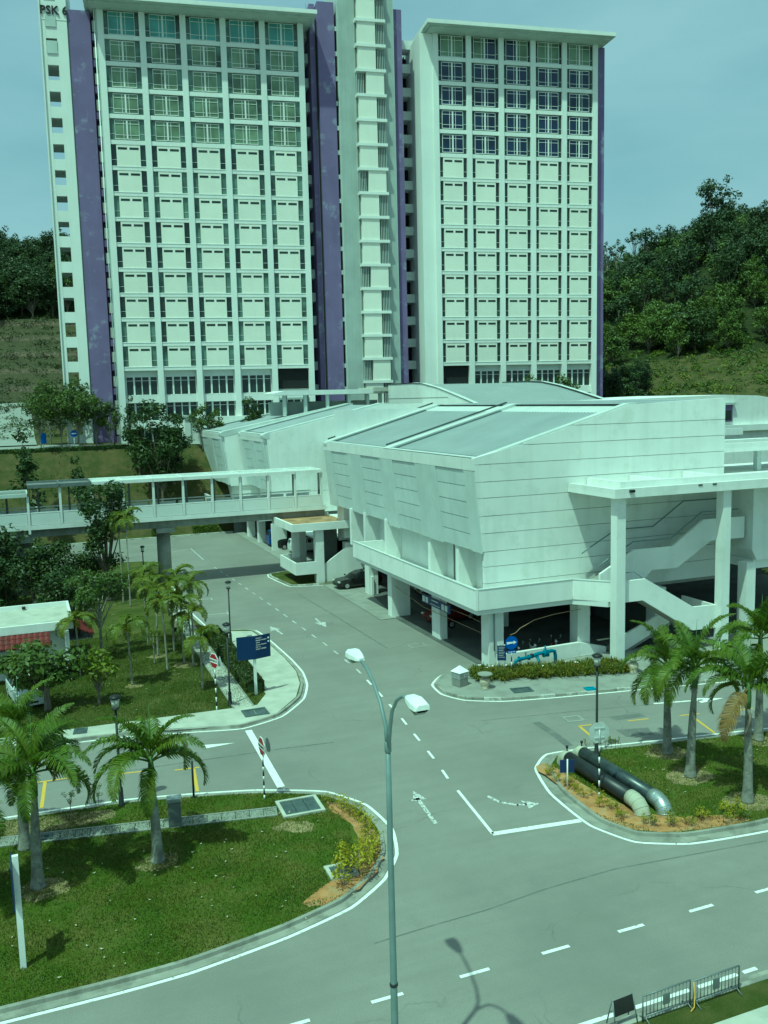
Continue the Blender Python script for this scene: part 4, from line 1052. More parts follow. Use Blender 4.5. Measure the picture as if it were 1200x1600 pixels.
# ================================================================== VEGETATION
def frond_mesh(name, L, e0, droop, ll, n, seed, hang=.6, wid=.032, vee=.45):
    """one feather palm frond pointing along +x from the origin: (n,4,3) leaflets and a rachis"""
    rs = np.random.RandomState(seed)
    steps = 26; pts = [Vector((0, 0, 0))]; e = e0
    for i in range(steps):
        e -= droop / steps * (1 + .8 * i / steps); pts.append(pts[-1] + Vector((math.cos(e), 0, math.sin(e))) * L / steps)
    mb = MB(); mb.tube(pts, [.035 * (1 - i / (steps + 3)) + .004 for i in range(steps + 1)], 5, False)
    for i in range(n):
        t = .14 + .86 * i / (n - 1); f = t * steps; k = min(int(f), steps - 1)
        p = pts[k].lerp(pts[k + 1], f - k); d = (pts[k + 1] - pts[k]).normalized()
        up = Vector((-d.z, 0, d.x))
        l = ll * (math.sin(math.pi * min(1, .18 + t * .80)) ** .7) * rs.uniform(.85, 1.1)
        for s in (-1, 1):
            side = Vector((0, s, 0))
            v = (side * 1.0 + d * rs.uniform(.55, .85) + up * (vee + rs.uniform(-.25, .2))).normalized()
            m_ = p + v * l * .55
            tip = m_ + (v * .55 - Vector((0, 0, 1)) * hang * rs.uniform(.6, 1.3)).normalized() * l * .5
            w = d * wid * (1.2 - .5 * t)
            mb.add([tuple(p - w * .5), tuple(p + w * .5), tuple(m_ + w), tuple(m_ - w)], [(0, 1, 2, 3)])
            mb.add([tuple(m_ - w), tuple(m_ + w), tuple(tip)], [(0, 1, 2)])
    return mb.mesh(name)
FR = [frond_mesh('frond', 2.8, R(82), R(55), .62, 68, 1), frond_mesh('frond', 2.9, R(66), R(82), .66, 70, 2), frond_mesh('frond', 2.8, R(46), R(95), .68, 70, 3),
      frond_mesh('frond', 2.65, R(24), R(95), .66, 68, 4), frond_mesh('frond', 2.4, R(-6), R(70), .6, 64, 5, .8)]
FT = [frond_mesh('frond', 1.75, R(72), R(90), .5, 22, 11, .35, .055, .6), frond_mesh('frond', 1.8, R(48), R(105), .52, 22, 12, .4, .055, .5), frond_mesh('frond', 1.7, R(25), R(100), .5, 22, 13, .5, .055, .4), frond_mesh('frond', 1.5, R(-5), R(75), .45, 20, 14, .6, .05, .3)]
def royal_palm(loc, h, lean, seed, label, scale=1.0):
    rr = random.Random(seed)
    root = empty('royal_palm', (loc[0], loc[1], .08), rr.uniform(0, 6), label=label, cat='palm', group='royal palms on the lawns')
    tp = Vector((lean[0], lean[1], h))
    def P(t): return Vector((tp.x * t * t, tp.y * t * t, h * t))
    ts = [0, .03, .08, .16, .3, .5, .7, .88, 1]; rd = [.30, .29, .25, .215, .20, .185, .16, .125, .105]
    root.rotation_euler = (0, 0, 0)
    MB().tube([P(t) for t in ts], [r_ * .92 for r_ in rd], 12).build('trunk', 'palm_trunk', root)
    MB().tube([tp - Vector((0, 0, .05)), tp + Vector((0, 0, .35)), tp + Vector((0, 0, .8)), tp + Vector((0, 0, 1.0))], [.115, .125, .09, .05], 10).build('crownshaft', 'palm_shaft', root)
    a = rr.uniform(0, 6.28); N = rr.choice((12, 13, 14, 15))
    for i in range(N):
        k = [0, 1, 1, 2, 2, 3, 0, 1, 2, 3, 2, 4, 3, 1, 3][i]
        f = link('frond', FR[k], 'leaf_palm', root, tuple(tp + Vector((0, 0, .88 - .035 * k))))
        if k == 4 and seed in (5, 9): f.material_slots[0].link = 'OBJECT'; f.material_slots[0].material = MATS['leaf_dry']
        f.rotation_euler = (rr.uniform(-.25, .25), rr.uniform(-.16, .16), a + i * 2.39996 + rr.uniform(-.45, .45)); s_ = rr.uniform(.78, 1.12) * scale; f.scale = (s_, s_, s_)
    sp = MB().tube([tp + Vector((0, 0, .8)), tp + Vector((.05, 0, 2.9 * scale))], [.03, .006], 5).build('spear_leaf', 'palm_shaft', root)
    return root
for (x, y, h, ln, sd, lb) in (
    (3.6, 31.96, 3.0, (-.05, 0), 3, 'royal palm alone in the middle of the left front lawn'),
    (-.45, 31.85, 3.3, (.1, .1), 4, 'royal palm second from the left edge, leafy head over the road'),
    (-.85, 35.0, 3.7, (.1, .1), 5, 'royal palm behind the drain path near the left edge'),
    (-3.1, 31.3, 3.1, (.1, 0), 6, 'royal palm cut off by the left edge, only frond tips showing'),
    (26.49, 32.3, 3.3, (-.05, .05), 7, 'leftmost royal palm on the right lawn, nearest the road'),
    (25.68, 29.8, 4.0, (.15, 0), 8, 'royal palm with curved trunk in the middle of the right lawn'),
    (26.06, 26.9, 4.0, (-.1, 0), 9, 'nearest royal palm on the right lawn with a brown hanging sheath'),
    (31.3, 31.72, 4.1, (.05, .1), 10, 'royal palm at the back of the right lawn by the right edge')):
    p_ = royal_palm((x, y), h, ln, sd, lb)
    if sd == 9: MB().tube([(-.05, -.12, 3.75), (-.25, -.2, 3.45), (-.42, -.25, 3.1), (-.5, -.25, 2.95)], [.06, .09, .07, .02], 6).build('dead_sheath', 'bark', p_)
THIN = [(5.19, 53.76, 3.3, 'thin palm standing alone at the front of the left lawn, pale straight trunk'), (7.21, 62.2, 4.5, 'thin palm far back on the left lawn, leftmost of the dense row'),
        (7.45, 59.3, 4.0, 'thin palm second from left in the dense row of palms'), (7.54, 55.8, 3.9, 'thin palm with its foot in dry grass, front of the dense row'), (8.6, 60.0, 4.2, 'thin palm at the back middle of the dense row'),
        (8.72, 56.75, 3.7, 'thin palm in the middle of the dense row with dark fronds'), (9.15, 55.9, 3.0, 'short thin palm close beside the slab path'), (8.82, 51.07, 2.7, 'shortest thin palm, nearest the stop sign'),
        (10.0, 60.5, 4.0, 'thin palm overhanging the slab path'), (9.6, 64.5, 3.9, 'thin palm nearest the bridge pier'), (7.1, 76.8, 6.6, 'tall slender palm below the footbridge, left of a pair'), (7.5, 75.3, 6.9, 'tall slender palm below the footbridge, right of a pair'),
        (2.45, 57.0, 3.1, 'small palm in front of the red awning of the hut')]
def thin_palm(loc, h, seed, label):
    rr = random.Random(seed)
    root = empty('thin_palm', (loc[0], loc[1], .08), 0, label=label, cat='palm', group='thin palms on the left lawn')
    tp = Vector((rr.uniform(-.15, .15), rr.uniform(-.15, .15), h))
    MB().tube([(0, 0, 0), (0, 0, .15), (tp.x * .3, tp.y * .3, h * .5), tp], [.09, .07, .06, .05], 8).build('trunk', 'bark_pale', root)
    MB().tube([tp, tp + Vector((0, 0, .5))], [.055, .04], 8).build('crownshaft', 'leaf_yellow', root)
    a = rr.uniform(0, 6.28); N = rr.choice([8, 9, 10])
    for i in range(N):
        k = [0, 1, 2, 1, 3, 2, 1, 2, 0, 3][i]
        f = link('frond', FT[k], 'leaf_thin_palm', root, tuple(tp + Vector((0, 0, .45 - .03 * k))))
        f.rotation_euler = (0, 0, a + i * 2.39996); s_ = rr.uniform(.85, 1.1); f.scale = (s_,) * 3
for i, (x, y, h, lb) in enumerate(THIN): thin_palm((x, y), h, 200 + i, lb)

def leaf_cloud(rs, centres, radii, per, size, flat=.75, up=.5, shell=.55):
    """many rhombic leaves spread in clumps; returns (n,4,3)"""
    out = []
    for c, r_ in zip(centres, radii):
        n = int(per * (r_ ** 2))
        d = rs.normal(size=(n, 3)); d /= np.linalg.norm(d, axis=1)[:, None]
        rad = r_ * (shell + (1 - shell) * rs.uniform(0, 1, n)) * rs.uniform(.75, 1.15, n)
        p = np.array(c) + d * rad[:, None] * np.array([1, 1, flat])
        nm = d * .6 + np.array([0, 0, up]) + rs.normal(scale=.45, size=(n, 3)); nm /= np.linalg.norm(nm, axis=1)[:, None]
        a = np.cross(nm, rs.normal(size=(n, 3))); a /= np.linalg.norm(a, axis=1)[:, None]
        b = np.cross(nm, a); s = size * rs.uniform(.6, 1.3, n)[:, None]
        out.append(np.stack([p - a * s, p - b * s * .45, p + a * s, p + b * s * .45], 1))
    return np.concatenate(out)
def make_tree(name, seed, h, trunk_h, cr_, clumps, per, size, leaf, bark='bark', flat=.75, trunk_r=.12, spread=1.0, lean=(0, 0), multi=1, shape='round', minz=0.0):
    rs = np.random.RandomState(seed); rr = random.Random(seed)
    root = empty(name, (0, 0, 0))
    mb = MB(); cs = []; rad = []
    cz = (trunk_h + h) / 2; hz = (h - trunk_h) / 2
    for i in range(clumps):
        while True:
            q = rs.uniform(-1, 1, 3)
            if np.linalg.norm(q) < 1: break
        if shape == 'cone': q[:2] *= (1.05 - .75 * (q[2] + 1) / 2)
        if shape == 'umbrella': q[2] = abs(q[2]) * .6 + .2 - .5 * np.hypot(q[0], q[1]) ** 2
        c = np.array([q[0] * cr_ * .8 * spread + lean[0] * (.6 + .4 * q[2]), q[1] * cr_ * .8 * spread + lean[1] * (.6 + .4 * q[2]), cz + q[2] * hz * .85])
        cs.append(c); rad.append(cr_ * rr.uniform(.24, .44))
    for m_ in range(multi):
        bx, by = (rr.uniform(-.3, .3), rr.uniform(-.3, .3)) if multi > 1 else (0, 0)
        top = Vector((lean[0] * .6 + bx, lean[1] * .6 + by, cz))
        mb.tube([(bx, by, -.1), (bx * 1.1, by * 1.1, trunk_h * .12), Vector((bx + lean[0] * .2, by + lean[1] * .2, trunk_h * .6)), top], [trunk_r * 1.5, trunk_r * 1.05, trunk_r * .85, trunk_r * .4], 8)
    for c in cs[:min(len(cs), 16)]:
        t = rr.uniform(.55, .95); s = Vector((lean[0] * .3, lean[1] * .3, trunk_h * t + .1)); c = Vector(c)
        mid = s.lerp(c, .5) + Vector((0, 0, -.06 * (c - s).length))
        mb.tube([s, mid, c], [trunk_r * .45, trunk_r * .3, trunk_r * .12], 5, False)
    mb.build('trunk', bark, root)
    link('crown', tri_mesh('crown', leaf_cloud(rs, cs, rad, per, size, flat)), leaf, root)
    return root
# --- left lawn and bridge surroundings
def put(proto, loc, rz, sc, name=None, **k): return place(proto, USED, loc, rz, sc, **k)
t_spread = make_tree('spreading_tree', 21, 6.0, 3.1, 2.2, 15, 260, .13, 'leaf_mid', 'bark_pale', .55, .10)
put(t_spread, (4.06, 60.7, .1), .4, 1.0, label='light spreading tree with slim twin trunks beside the hut', cat='tree')
t_big = make_tree('dense_tree', 22, 10.3, 2.4, 2.1, 26, 250, .15, 'leaf_dark', 'bark', .8, .16)
put(t_big, (6.1, 78.5, .1), 1.0, (1.3, 1.3, 1.08), label='tall dense tree standing in front of the footbridge', cat='tree')
t_leafy = make_tree('broad_leaved_tree', 23, 3.9, 1.4, 2.5, 24, 120, .20, 'leaf_mid', 'bark', .6, .13, multi=2)
put(t_leafy, (.2, 51.2, .1), .3, 1.0, label='low broad-leaved tree with glossy leaves below the hut, left edge', cat='tree')
t_light = make_tree('glossy_shrub_tree', 24, 3.4, .9, 1.3, 14, 170, .17, 'leaf_light', 'bark', .75, .09)
put(t_light, (3.1, 50.9, .1), 0, 1.0, label='bright green glossy shrub tree right of the broad-leaved tree', cat='tree')
t_small = make_tree('young_tree', 25, 3.6, 1.4, 1.0, 9, 200, .10, 'leaf_light', 'bark_pale', .7, .05)
put(t_small, (7.0, 57.6, .1), 0, .8, label='young yellow-green tree among the thin palms', cat='tree')
put(t_small, (-.6, 55.6, .1), 1, .9, label='young thin tree in front of the red tiled awning', cat='tree')
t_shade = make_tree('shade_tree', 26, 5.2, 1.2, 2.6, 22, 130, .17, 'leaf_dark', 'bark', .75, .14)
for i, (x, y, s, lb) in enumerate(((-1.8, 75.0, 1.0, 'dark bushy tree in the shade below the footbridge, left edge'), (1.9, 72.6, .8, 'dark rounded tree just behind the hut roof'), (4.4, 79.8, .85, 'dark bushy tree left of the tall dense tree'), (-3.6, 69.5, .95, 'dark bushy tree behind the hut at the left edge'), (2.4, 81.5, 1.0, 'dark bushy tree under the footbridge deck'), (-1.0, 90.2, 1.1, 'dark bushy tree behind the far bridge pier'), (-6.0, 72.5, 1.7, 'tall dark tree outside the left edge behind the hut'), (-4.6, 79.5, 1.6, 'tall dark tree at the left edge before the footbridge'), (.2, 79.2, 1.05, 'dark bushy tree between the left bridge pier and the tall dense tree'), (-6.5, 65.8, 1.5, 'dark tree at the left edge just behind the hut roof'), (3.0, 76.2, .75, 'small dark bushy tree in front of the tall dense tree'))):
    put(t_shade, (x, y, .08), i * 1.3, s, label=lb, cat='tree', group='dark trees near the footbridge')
t_bush = make_tree('bush', 27, 1.7, .2, 1.2, 9, 220, .09, 'leaf_mid', 'bark', .8, .05)
put(t_bush, (1.1, 67.6, .1), 0, 1.25, label='rounded olive bush behind the hut parapet', cat='bush')
put(t_bush, (9.3, 61.8, .1), 2, .6, label='small bush on the lawn beside the slab path', cat='bush')
# --- slope and terrace
t_dark = make_tree('slope_tree', 31, 11, 1.8, 2.7, 34, 130, .22, 'leaf_dark', 'bark', .8, .15, shape='round')
t_slim = make_tree('slim_tree', 32, 9, 1.6, 1.5, 20, 130, .20, 'leaf_dark', 'bark', 1.0, .09, shape='cone')
t_ter = make_tree('terrace_tree', 33, 6.8, 2.2, 2.0, 20, 130, .18, 'leaf_mid', 'bark_pale', .7, .07)
def gz(x, y): return terrain(x, y) + .02
for (pr, x, y, s, rz, lb) in (
    (t_dark, 16.6, 118.5, 1.38, .3, 'large dark tree on the slope in front of the left tower'), (t_dark, 18.6, 121.5, .95, 1.7, 'dark tree on the slope right of the largest one, beside the white end wall'), (t_dark, 14.4, 122.6, .85, 2.6, 'mid green tree on the slope left of the largest one'),
    (t_slim, .4, 112.8, 1.7, .5, 'tall slim dark tree rising behind the footbridge at the left'), (t_slim, 6.3, 116.6, 1.1, 1.2, 'slim dark tree poking above the dull roof section of the footbridge'), (t_slim, 3.8, 116.0, .65, 2.2, 'small dark tree on the slope between two slim trees'), (t_slim, 10.2, 115.9, .6, .9, 'small dark tree just behind the footbridge roof edge'),
    (t_ter, 2.6, 127.4, 1.25, 0, 'leftmost terrace tree along the upper road'), (t_ter, 5.2, 128.0, 1.2, .8, 'second terrace tree along the upper road'), (t_ter, 7.4, 127.2, 1.3, 1.5, 'third terrace tree along the upper road'), (t_ter, 9.6, 128.0, 1.15, 2.2, 'fourth terrace tree, just left of the white end wall'),
    (t_ter, 4.0, 132.5, 1.35, 2.9, 'terrace tree behind the upper road, left of two'), (t_ter, 7.6, 133.0, 1.35, 3.4, 'terrace tree behind the upper road, right of two'), (t_ter, 11.3, 127.2, .95, 3.7, 'slender terrace tree in front of the white end wall'), (t_slim, 14.0, 127.0, .85, 4.4, 'leaning thin tree in front of the purple wall'),
    (t_ter, 23.4, 125.9, .95, 5.1, 'small tree rising over the low white block at the tower foot'), (t_ter, 25.4, 126.3, .8, 5.6, 'bright small tree beside it at the tower foot'), (t_dark, 30.3, 125.6, .74, 6.0, 'dark tree in front of the tower windows beside the entrance canopy')):
    put(pr, (x, y, gz(x, y)), rz, s, label=lb, cat='tree', group='trees on the slope and terrace')
put(t_ter, (68.6, 113.5, 12.0), 1.1, 1.1, label='small tree at the foot of the right tower, left of two', cat='tree', group='trees by the right tower')
put(t_ter, (72.4, 111.5, 12.0), 2.1, 1.1, label='small tree at the foot of the right tower, right of two', cat='tree', group='trees by the right tower')
put(t_dark, (90.5, 119.5, 11.8), 3.1, .8, label='bushy tree against the purple corner of the right tower', cat='tree', group='trees by the right tower')
# --- forest on the two hills
FT_ = [make_tree('forest_tree', 41 + i, (12.5, 11, 14.5, 10)[i], (2.5, 2, 4.5, 1.5)[i], (3.9, 4.4, 3.6, 4.2)[i], (26, 26, 22, 24)[i], (48, 48, 46, 50)[i], .31, ('leaf_forest', 'leaf_forest', 'leaf_forest', 'leaf_forest_light')[i], 'bark', .8, .2) for i in range(4)]
t_emerg = make_tree('emergent_tree', 47, 17, 10.5, 2.6, 12, 60, .3, 'leaf_forest', 'bark_pale', .8, .16)
fr = random.Random(77)
def place_words(x, y):
    if x > 60:
        s_, t_ = .64 * x + .77 * y, .77 * x - .64 * y
        row = 'front row' if s_ < 202 else 'second row' if s_ < 215 else 'middle slope' if s_ < 235 else 'upper slope' if s_ < 258 else 'ridge line'
        a_ = math.degrees(math.atan2(x, y)) - 21.7
        return row + ', ' + ('hidden side of the tower' if a_ < 13.5 else 'next to the tower' if a_ < 15.3 else 'left of the hill' if a_ < 17.5 else 'middle of the hill' if a_ < 20 else 'right of the hill' if a_ < 22.9 else 'beyond the right edge')
    row = 'front row' if y < 224 else 'middle slope' if y < 242 else 'ridge line'
    return row + ', ' + ('at the left edge' if x < -1 else 'clear of the white end wall' if x < 8 else 'behind the tower')
def hill_trees(n, samp, lab, grp, front_light=0.0):
    out = []
    tries = 0
    while len(out) < n and tries < 9000:
        tries += 1
        x, y, fl = samp()
        if any((x - a) ** 2 + (y - b) ** 2 < 10 for a, b in out): continue
        out.append((x, y))
        k = 3 if fr.random() < fl else fr.choice((0, 1, 2, 0, 1))
        s = fr.uniform(.7, 1.1)
        pl_ = place_words(x, y)
        put(FT_[k], (x, y, terrain(x, y) - .4), fr.uniform(0, 6.28), (s * fr.uniform(.85, 1.2), s * fr.uniform(.85, 1.2), s), label=('pale ' if k == 3 else 'dark ') + lab + ', ' + pl_, cat='tree', group=grp)
def sampR():
    s, t = fr.uniform(190, 285), fr.uniform(-48, 52)
    x, y = .64 * s + .77 * t, .77 * s - .64 * t
    return x, y, (.85 if s < 208 else .3)
hill_trees(250, sampR, 'forest tree on the right hill', 'forest trees on the right hill')
for i in range(26):
    s, t = fr.uniform(166, 180), fr.uniform(-24, -6)
    x, y = .64 * s + .77 * t, .77 * s - .64 * t
    put(FT_[fr.choice((0, 1, 3))], (x, y, terrain(x, y) - .3), fr.uniform(0, 6), fr.uniform(.42, .62), label='smaller dark forest tree beside the right tower at the hill foot', cat='tree', group='forest trees at the foot of the right hill')
for (s, t, lb) in ((262, -26, 'emergent tree on the right ridge nearest the tower'), (258, -19, 'emergent tree on the right ridge with double head, left half'), (257, -16.5, 'emergent tree on the right ridge with double head, right half'), (262, -12, 'slim emergent tree on the right ridge'), (258, 8.5, 'tallest emergent tree crowning the right hill')):
    x, y = .64 * s + .77 * t, .77 * s - .64 * t
    put(t_emerg if t < 0 else FT_[2], (x, y, terrain(x, y) - 1), t, .92 if t < 0 else 1.5, label=lb, cat='tree', group='emergent trees on the ridge')
def sampL():
    if fr.random() < .45: return fr.uniform(-14, 12), fr.uniform(211, 228), .05
    return fr.uniform(-34, 30), fr.uniform(212, 262), .05
hill_trees(120, sampL, 'forest tree on the left hill', 'forest trees on the left hill')
# scrub on the hill slopes: reads as one mass
def scrub(label, n, samp, seed, size, m):
    rs = np.random.RandomState(seed); C = []; Rr = []
    for i in range(n):
        x, y = samp(rs); C.append((x, y, terrain(x, y) + .1)); Rr.append(rs.uniform(.5, 1.5))
    link('scrub', tri_mesh('scrub', leaf_cloud(rs, C, Rr, 26, size, .6)), m, None, label=label, cat='scrub', kind='stuff')
def sR(rs):
    s, t = rs.uniform(152, 200), rs.uniform(-26, 42); return .64 * s + .77 * t, .77 * s - .64 * t
scrub('low green scrub covering the right hillside below the trees', 900, sR, 5, .26, 'leaf_mid')
scrub('pale scrub and creepers on the right hillside', 420, sR, 6, .26, 'leaf_light')
def sL(rs): return rs.uniform(-34, 24), rs.uniform(146, 214)
scrub('low scrub on the terraced left hillside', 1500, sL, 7, .22, 'leaf_hedge')
def sS(rs): return rs.uniform(-14, 22), rs.uniform(116, 126)
scrub('thin weeds on the bank behind the footbridge', 60, sS, 8, .12, 'leaf_mid')
# --- hedges, planted beds
def hedge(label, pts, w, h, n, seed, m='leaf_hedge', size=.07, z=.1):
    rs = np.random.RandomState(seed); P = []; pts = [Vector(p) for p in pts]
    tot = sum((b - a).length for a, b in zip(pts, pts[1:]))
    root = empty('hedge', (pts[0].x, pts[0].y, z), 0, label=label, cat='hedge')
    core = MB()
    for a, b in zip(pts, pts[1:]):
        d = (b - a).normalized(); nn = Vector((-d.y, d.x)) * w * .42; o_ = pts[0]
        core.prism([tuple(a - nn - o_), tuple(b - nn - o_), tuple(b + nn - o_), tuple(a + nn - o_)], 0, h * .9)
    core.build('stems', 'leaf_dark', root)
    N = int(n * tot)
    for i in range(N):
        s_ = rs.uniform(0, tot); c = along(pts, s_); k = 0
        d = along(pts, min(tot, s_ + .1)) - along(pts, max(0, s_ - .1)); d = d.normalized(); nn = Vector((-d.y, d.x))
        f = rs.uniform(0, 1)
        if f < .5: q = (rs.uniform(-1, 1) * w / 2, h * rs.uniform(.92, 1.06))
        else: q = ((1 if f < .75 else -1) * w / 2 * rs.uniform(.9, 1.08), h * rs.uniform(.05, 1))
        p = np.array([c.x + nn.x * q[0] - pts[0].x, c.y + nn.y * q[0] - pts[0].y, q[1]])
        nm = rs.normal(size=3); nm /= np.linalg.norm(nm); a = np.cross(nm, rs.normal(size=3)); a /= np.linalg.norm(a); b = np.cross(nm, a); sz = size * rs.uniform(.7, 1.4)
        P.append([p - a * sz, p - b * sz * .6, p + a * sz, p + b * sz * .6])
    link('foliage', tri_mesh('foliage', np.array(P)), m, root)
hedge('clipped green hedge between the slab path and the paved corner', [(11.45, 49.2), (11.55, 53), (11.6, 58), (11.7, 63.2)], 1.0, .62, 1500, 3)
hedge('low yellow-green hedge on the far verge under the footbridge', [(14.5, 114.6), (16.6, 114.6)], .9, 1.0, 500, 4, 'leaf_light', .1)
hedge('longer low yellow-green hedge on the far verge right of the pier', [(19.6, 114.6), (22.8, 114.6)], 1.0, 1.0, 500, 5, 'leaf_light', .1)
hedge('thin low hedge along the upper road edge', [(-14, 126.9), (-2, 127.0), (7, 127.0), (14, 127.2), (20, 127.2)], .5, .5, 120, 6, 'leaf_mid', .12, 10.55)
# spiky bed in front of the hall
def spiky_bed():
    rs = np.random.RandomState(12); P = []
    for i in range(210):
        t = rs.uniform(0, 1); x = 23.7 + 9.0 * t; y = 45.9 - 2.3 * t + rs.uniform(-.75, 1.05)
        if y > 47.0: continue
        for k in range(34):
            a = rs.uniform(0, 6.28); L = rs.uniform(.5, .98); e = rs.uniform(.5, 1.45); w = .022
            b0 = np.array([x + rs.normal(0, .06), y + rs.normal(0, .06), .12]); d = np.array([math.cos(a) * math.cos(e), math.sin(a) * math.cos(e), math.sin(e)])
            m1 = b0 + d * L * .6; tip = m1 + (d + np.array([0, 0, -.9])) * L * .33; sd = np.array([-math.sin(a), math.cos(a), 0]) * w
            P.append([b0 - sd, b0 + sd, m1 + sd, m1 - sd]); P.append([m1 - sd, m1 + sd, tip + sd * .2, tip - sd * .2])
    link('spiky_plants', tri_mesh('spiky_plants', np.array(P)), 'leaf_spiky', None, label='bed of spiky strap-leaved plants in front of the hall wall', cat='plants', kind='stuff')
    Q = []
    for i in range(11):
        t = rs.uniform(0, 1); c = np.array([24 + 8.5 * t, 45.6 - 2.2 * t + rs.uniform(-.6, .8), rs.uniform(.75, .95)])
        for k in range(5):
            a = rs.uniform(0, 6.28); Q.append([c, c + np.array([math.cos(a), math.sin(a), .3]) * .07, c + np.array([math.cos(a + .6), math.sin(a + .6), .5]) * .1, c + np.array([math.cos(a + 1.1), math.sin(a + 1.1), .3]) * .07])
    link('lily_flowers', tri_mesh('lily_flowers', np.array(Q)), 'white_gloss', None, label='small white flowers dotted over the spiky bed', cat='flowers', kind='stuff')
spiky_bed()
# individual low shrubs in the two mulch beds
shr = [make_tree('low_shrub', 61 + i, .62, .12, .34, 9, 1500, .036, 'leaf_yellow', 'bark', .9, .014) for i in range(2)]
shr_g = make_tree('low_shrub', 66, .55, .1, .34, 6, 900, .05, 'leaf_light', 'bark', .9, .014)
sr = random.Random(5)
for i, (x, y, s) in enumerate([(9.55, 27.9, 1.55), (9.95, 28.2, 1.6), (9.2, 27.6, 1.4), (10.35, 28.65, 1.4), (9.75, 28.45, 1.35), (9.4, 28.3, 1.3), (10.6, 29.05, 1.1), (10.85, 29.5, 1.1), (11.05, 29.95, 1.05), (11.2, 30.5, 1.0), (11.25, 31.1, 1.0), (11.3, 31.8, 1.05), (11.15, 32.5, 1.0), (11.05, 33.2, .9), (10.75, 33.8, .8)]):
    put(sr.choice(shr), (x, y, .12), sr.uniform(0, 6), s * 1.35, label='yellow-green shrub in the mulch bed round the tip of the left lawn', cat='shrub', group='shrubs in the left mulch bed')
for i in range(46):
    t = i / 45
    c = along([Vector(p) for p in ((20.35, 33.0), (20.45, 31), (20.45, 29), (20.8, 27.4), (21.9, 26.5), (23.4, 26.15), (24.6, 26.0))], t * 11.3)
    put(sr.choice(shr + [shr_g]), (c.x + sr.uniform(-.3, .35), c.y + sr.uniform(-.3, .3), .12), sr.uniform(0, 6), sr.uniform(.6, 1.0) * (1.25 if t > .6 else .9), label='small sparse shrub in the mulch bed at the corner of the right lawn', cat='shrub', group='shrubs in the right mulch bed')
for i in range(10): put(shr_g, (23.9 + sr.uniform(-.5, 1.1), 34.0 + sr.uniform(-.25, .2), .1), sr.uniform(0, 6), (.5, .5, 1.0), label='thin upright weed beside the road edge of the right lawn', cat='weed', group='weeds at the right lawn edge')
for (x, y, lb) in ((.9, 37.3, 'young sapling in the dry strip by the road, left of two'), (2.0, 37.5, 'young sapling in the dry strip by the road, right of two')):
    put(t_small, (x, y, .1), x, .33, label=lb, cat='sapling')

# ================================================================== STREET FURNITURE AND OBJECTS
# tall double-arm street lamp in the foreground
sl = empty('street_lamp', (7.12, 18.0, .1), 0, label='tall grey street lamp with two curved arms and white heads', cat='street lamp')
MB().tube([(0, 0, 0), (0, 0, .5), (0, 0, 3.5), (0, 0, 7), (0, 0, 8.7)], [.105, .095, .078, .066, .06], 14).build('pole', 'lamp_green', sl)
MB().lathe([(.2, 0), (.2, .04), (.14, .06), (.14, .12)], (0, 0, 0), 14).build('base_plate', 'steel_grey', sl)
MB().lathe([(.06, 8.6), (.078, 8.62), (.078, 8.82), (.06, 8.84)], (0, 0, 0), 12).build('collar', 'lamp_green', sl)
def lamp_arm(sgn, reach, ztop, xo):
    pts = [(0, .03 * sgn, 8.7), (xo * .05, .12 * sgn, 9.15), (xo * .2, .38 * sgn * reach / 1.6, 9.6), (xo * .4, .78 * sgn * reach / 1.6, 9.93), (xo * .7, 1.2 * sgn * reach / 1.6, 10.09), (xo, 1.62 * sgn * reach / 1.6, ztop)]
    MB().tube(pts, [.052, .047, .043, .04, .038, .036], 10).build('arm', 'lamp_green', sl)
    y0 = 1.55 * reach / 1.6
    hd = MB(); S = [(0, .08, .06, .09), (.15, .125, .04, .15), (.46, .18, .02, .18), (.70, .175, .02, .15), (.77, .15, .04, .11)]
    vs, fs = [], []
    for (d, w, zb, zt) in S:
        y = (y0 + d) * sgn
        vs += [(xo - w, y, ztop - .04 + zb - .02), (xo - w * .96, y, ztop - .02 + zt * .55), (xo - w * .6, y, ztop - .02 + zt), (xo + w * .6, y, ztop - .02 + zt), (xo + w * .96, y, ztop - .02 + zt * .55), (xo + w, y, ztop - .04 + zb - .02)]
    for i in range(len(S) - 1):
        for k in range(6):
            q = (k + 1) % 6; fs.append((i * 6 + k, i * 6 + q, (i + 1) * 6 + q, (i + 1) * 6 + k))
    hd.add(vs, fs + [tuple(range(6)), tuple(range(24, 30))]); h_ = hd.build('lamp_head', 'lamp_white', sl)
    ln_ = MB(); vs = []
    for (d, w, z) in ((.22, .12, 0), (.36, .155, -.10), (.6, .16, -.13), (.74, .13, -.04)):
        y = (y0 + d) * sgn; vs += [(xo - w, y, ztop - .035), (xo - w * .7, y, ztop - .035 + z), (xo + w * .7, y, ztop - .035 + z), (xo + w, y, ztop - .035)]
    ln_.add(vs, [(i * 4 + k, i * 4 + k + 1, (i + 1) * 4 + k + 1, (i + 1) * 4 + k) for i in range(3) for k in range(3)], True); ln_.build('lens', 'lens', h_)
lamp_arm(1, 2.1, 10.12, .18); lamp_arm(-1, .95, 10.1, .12)
MB().lathe([(.08, 3.0), (.1, 3.02), (.1, 3.07), (.08, 3.09)], (0, 0, 0), 10).build('cable_tie', 'black_metal', sl)

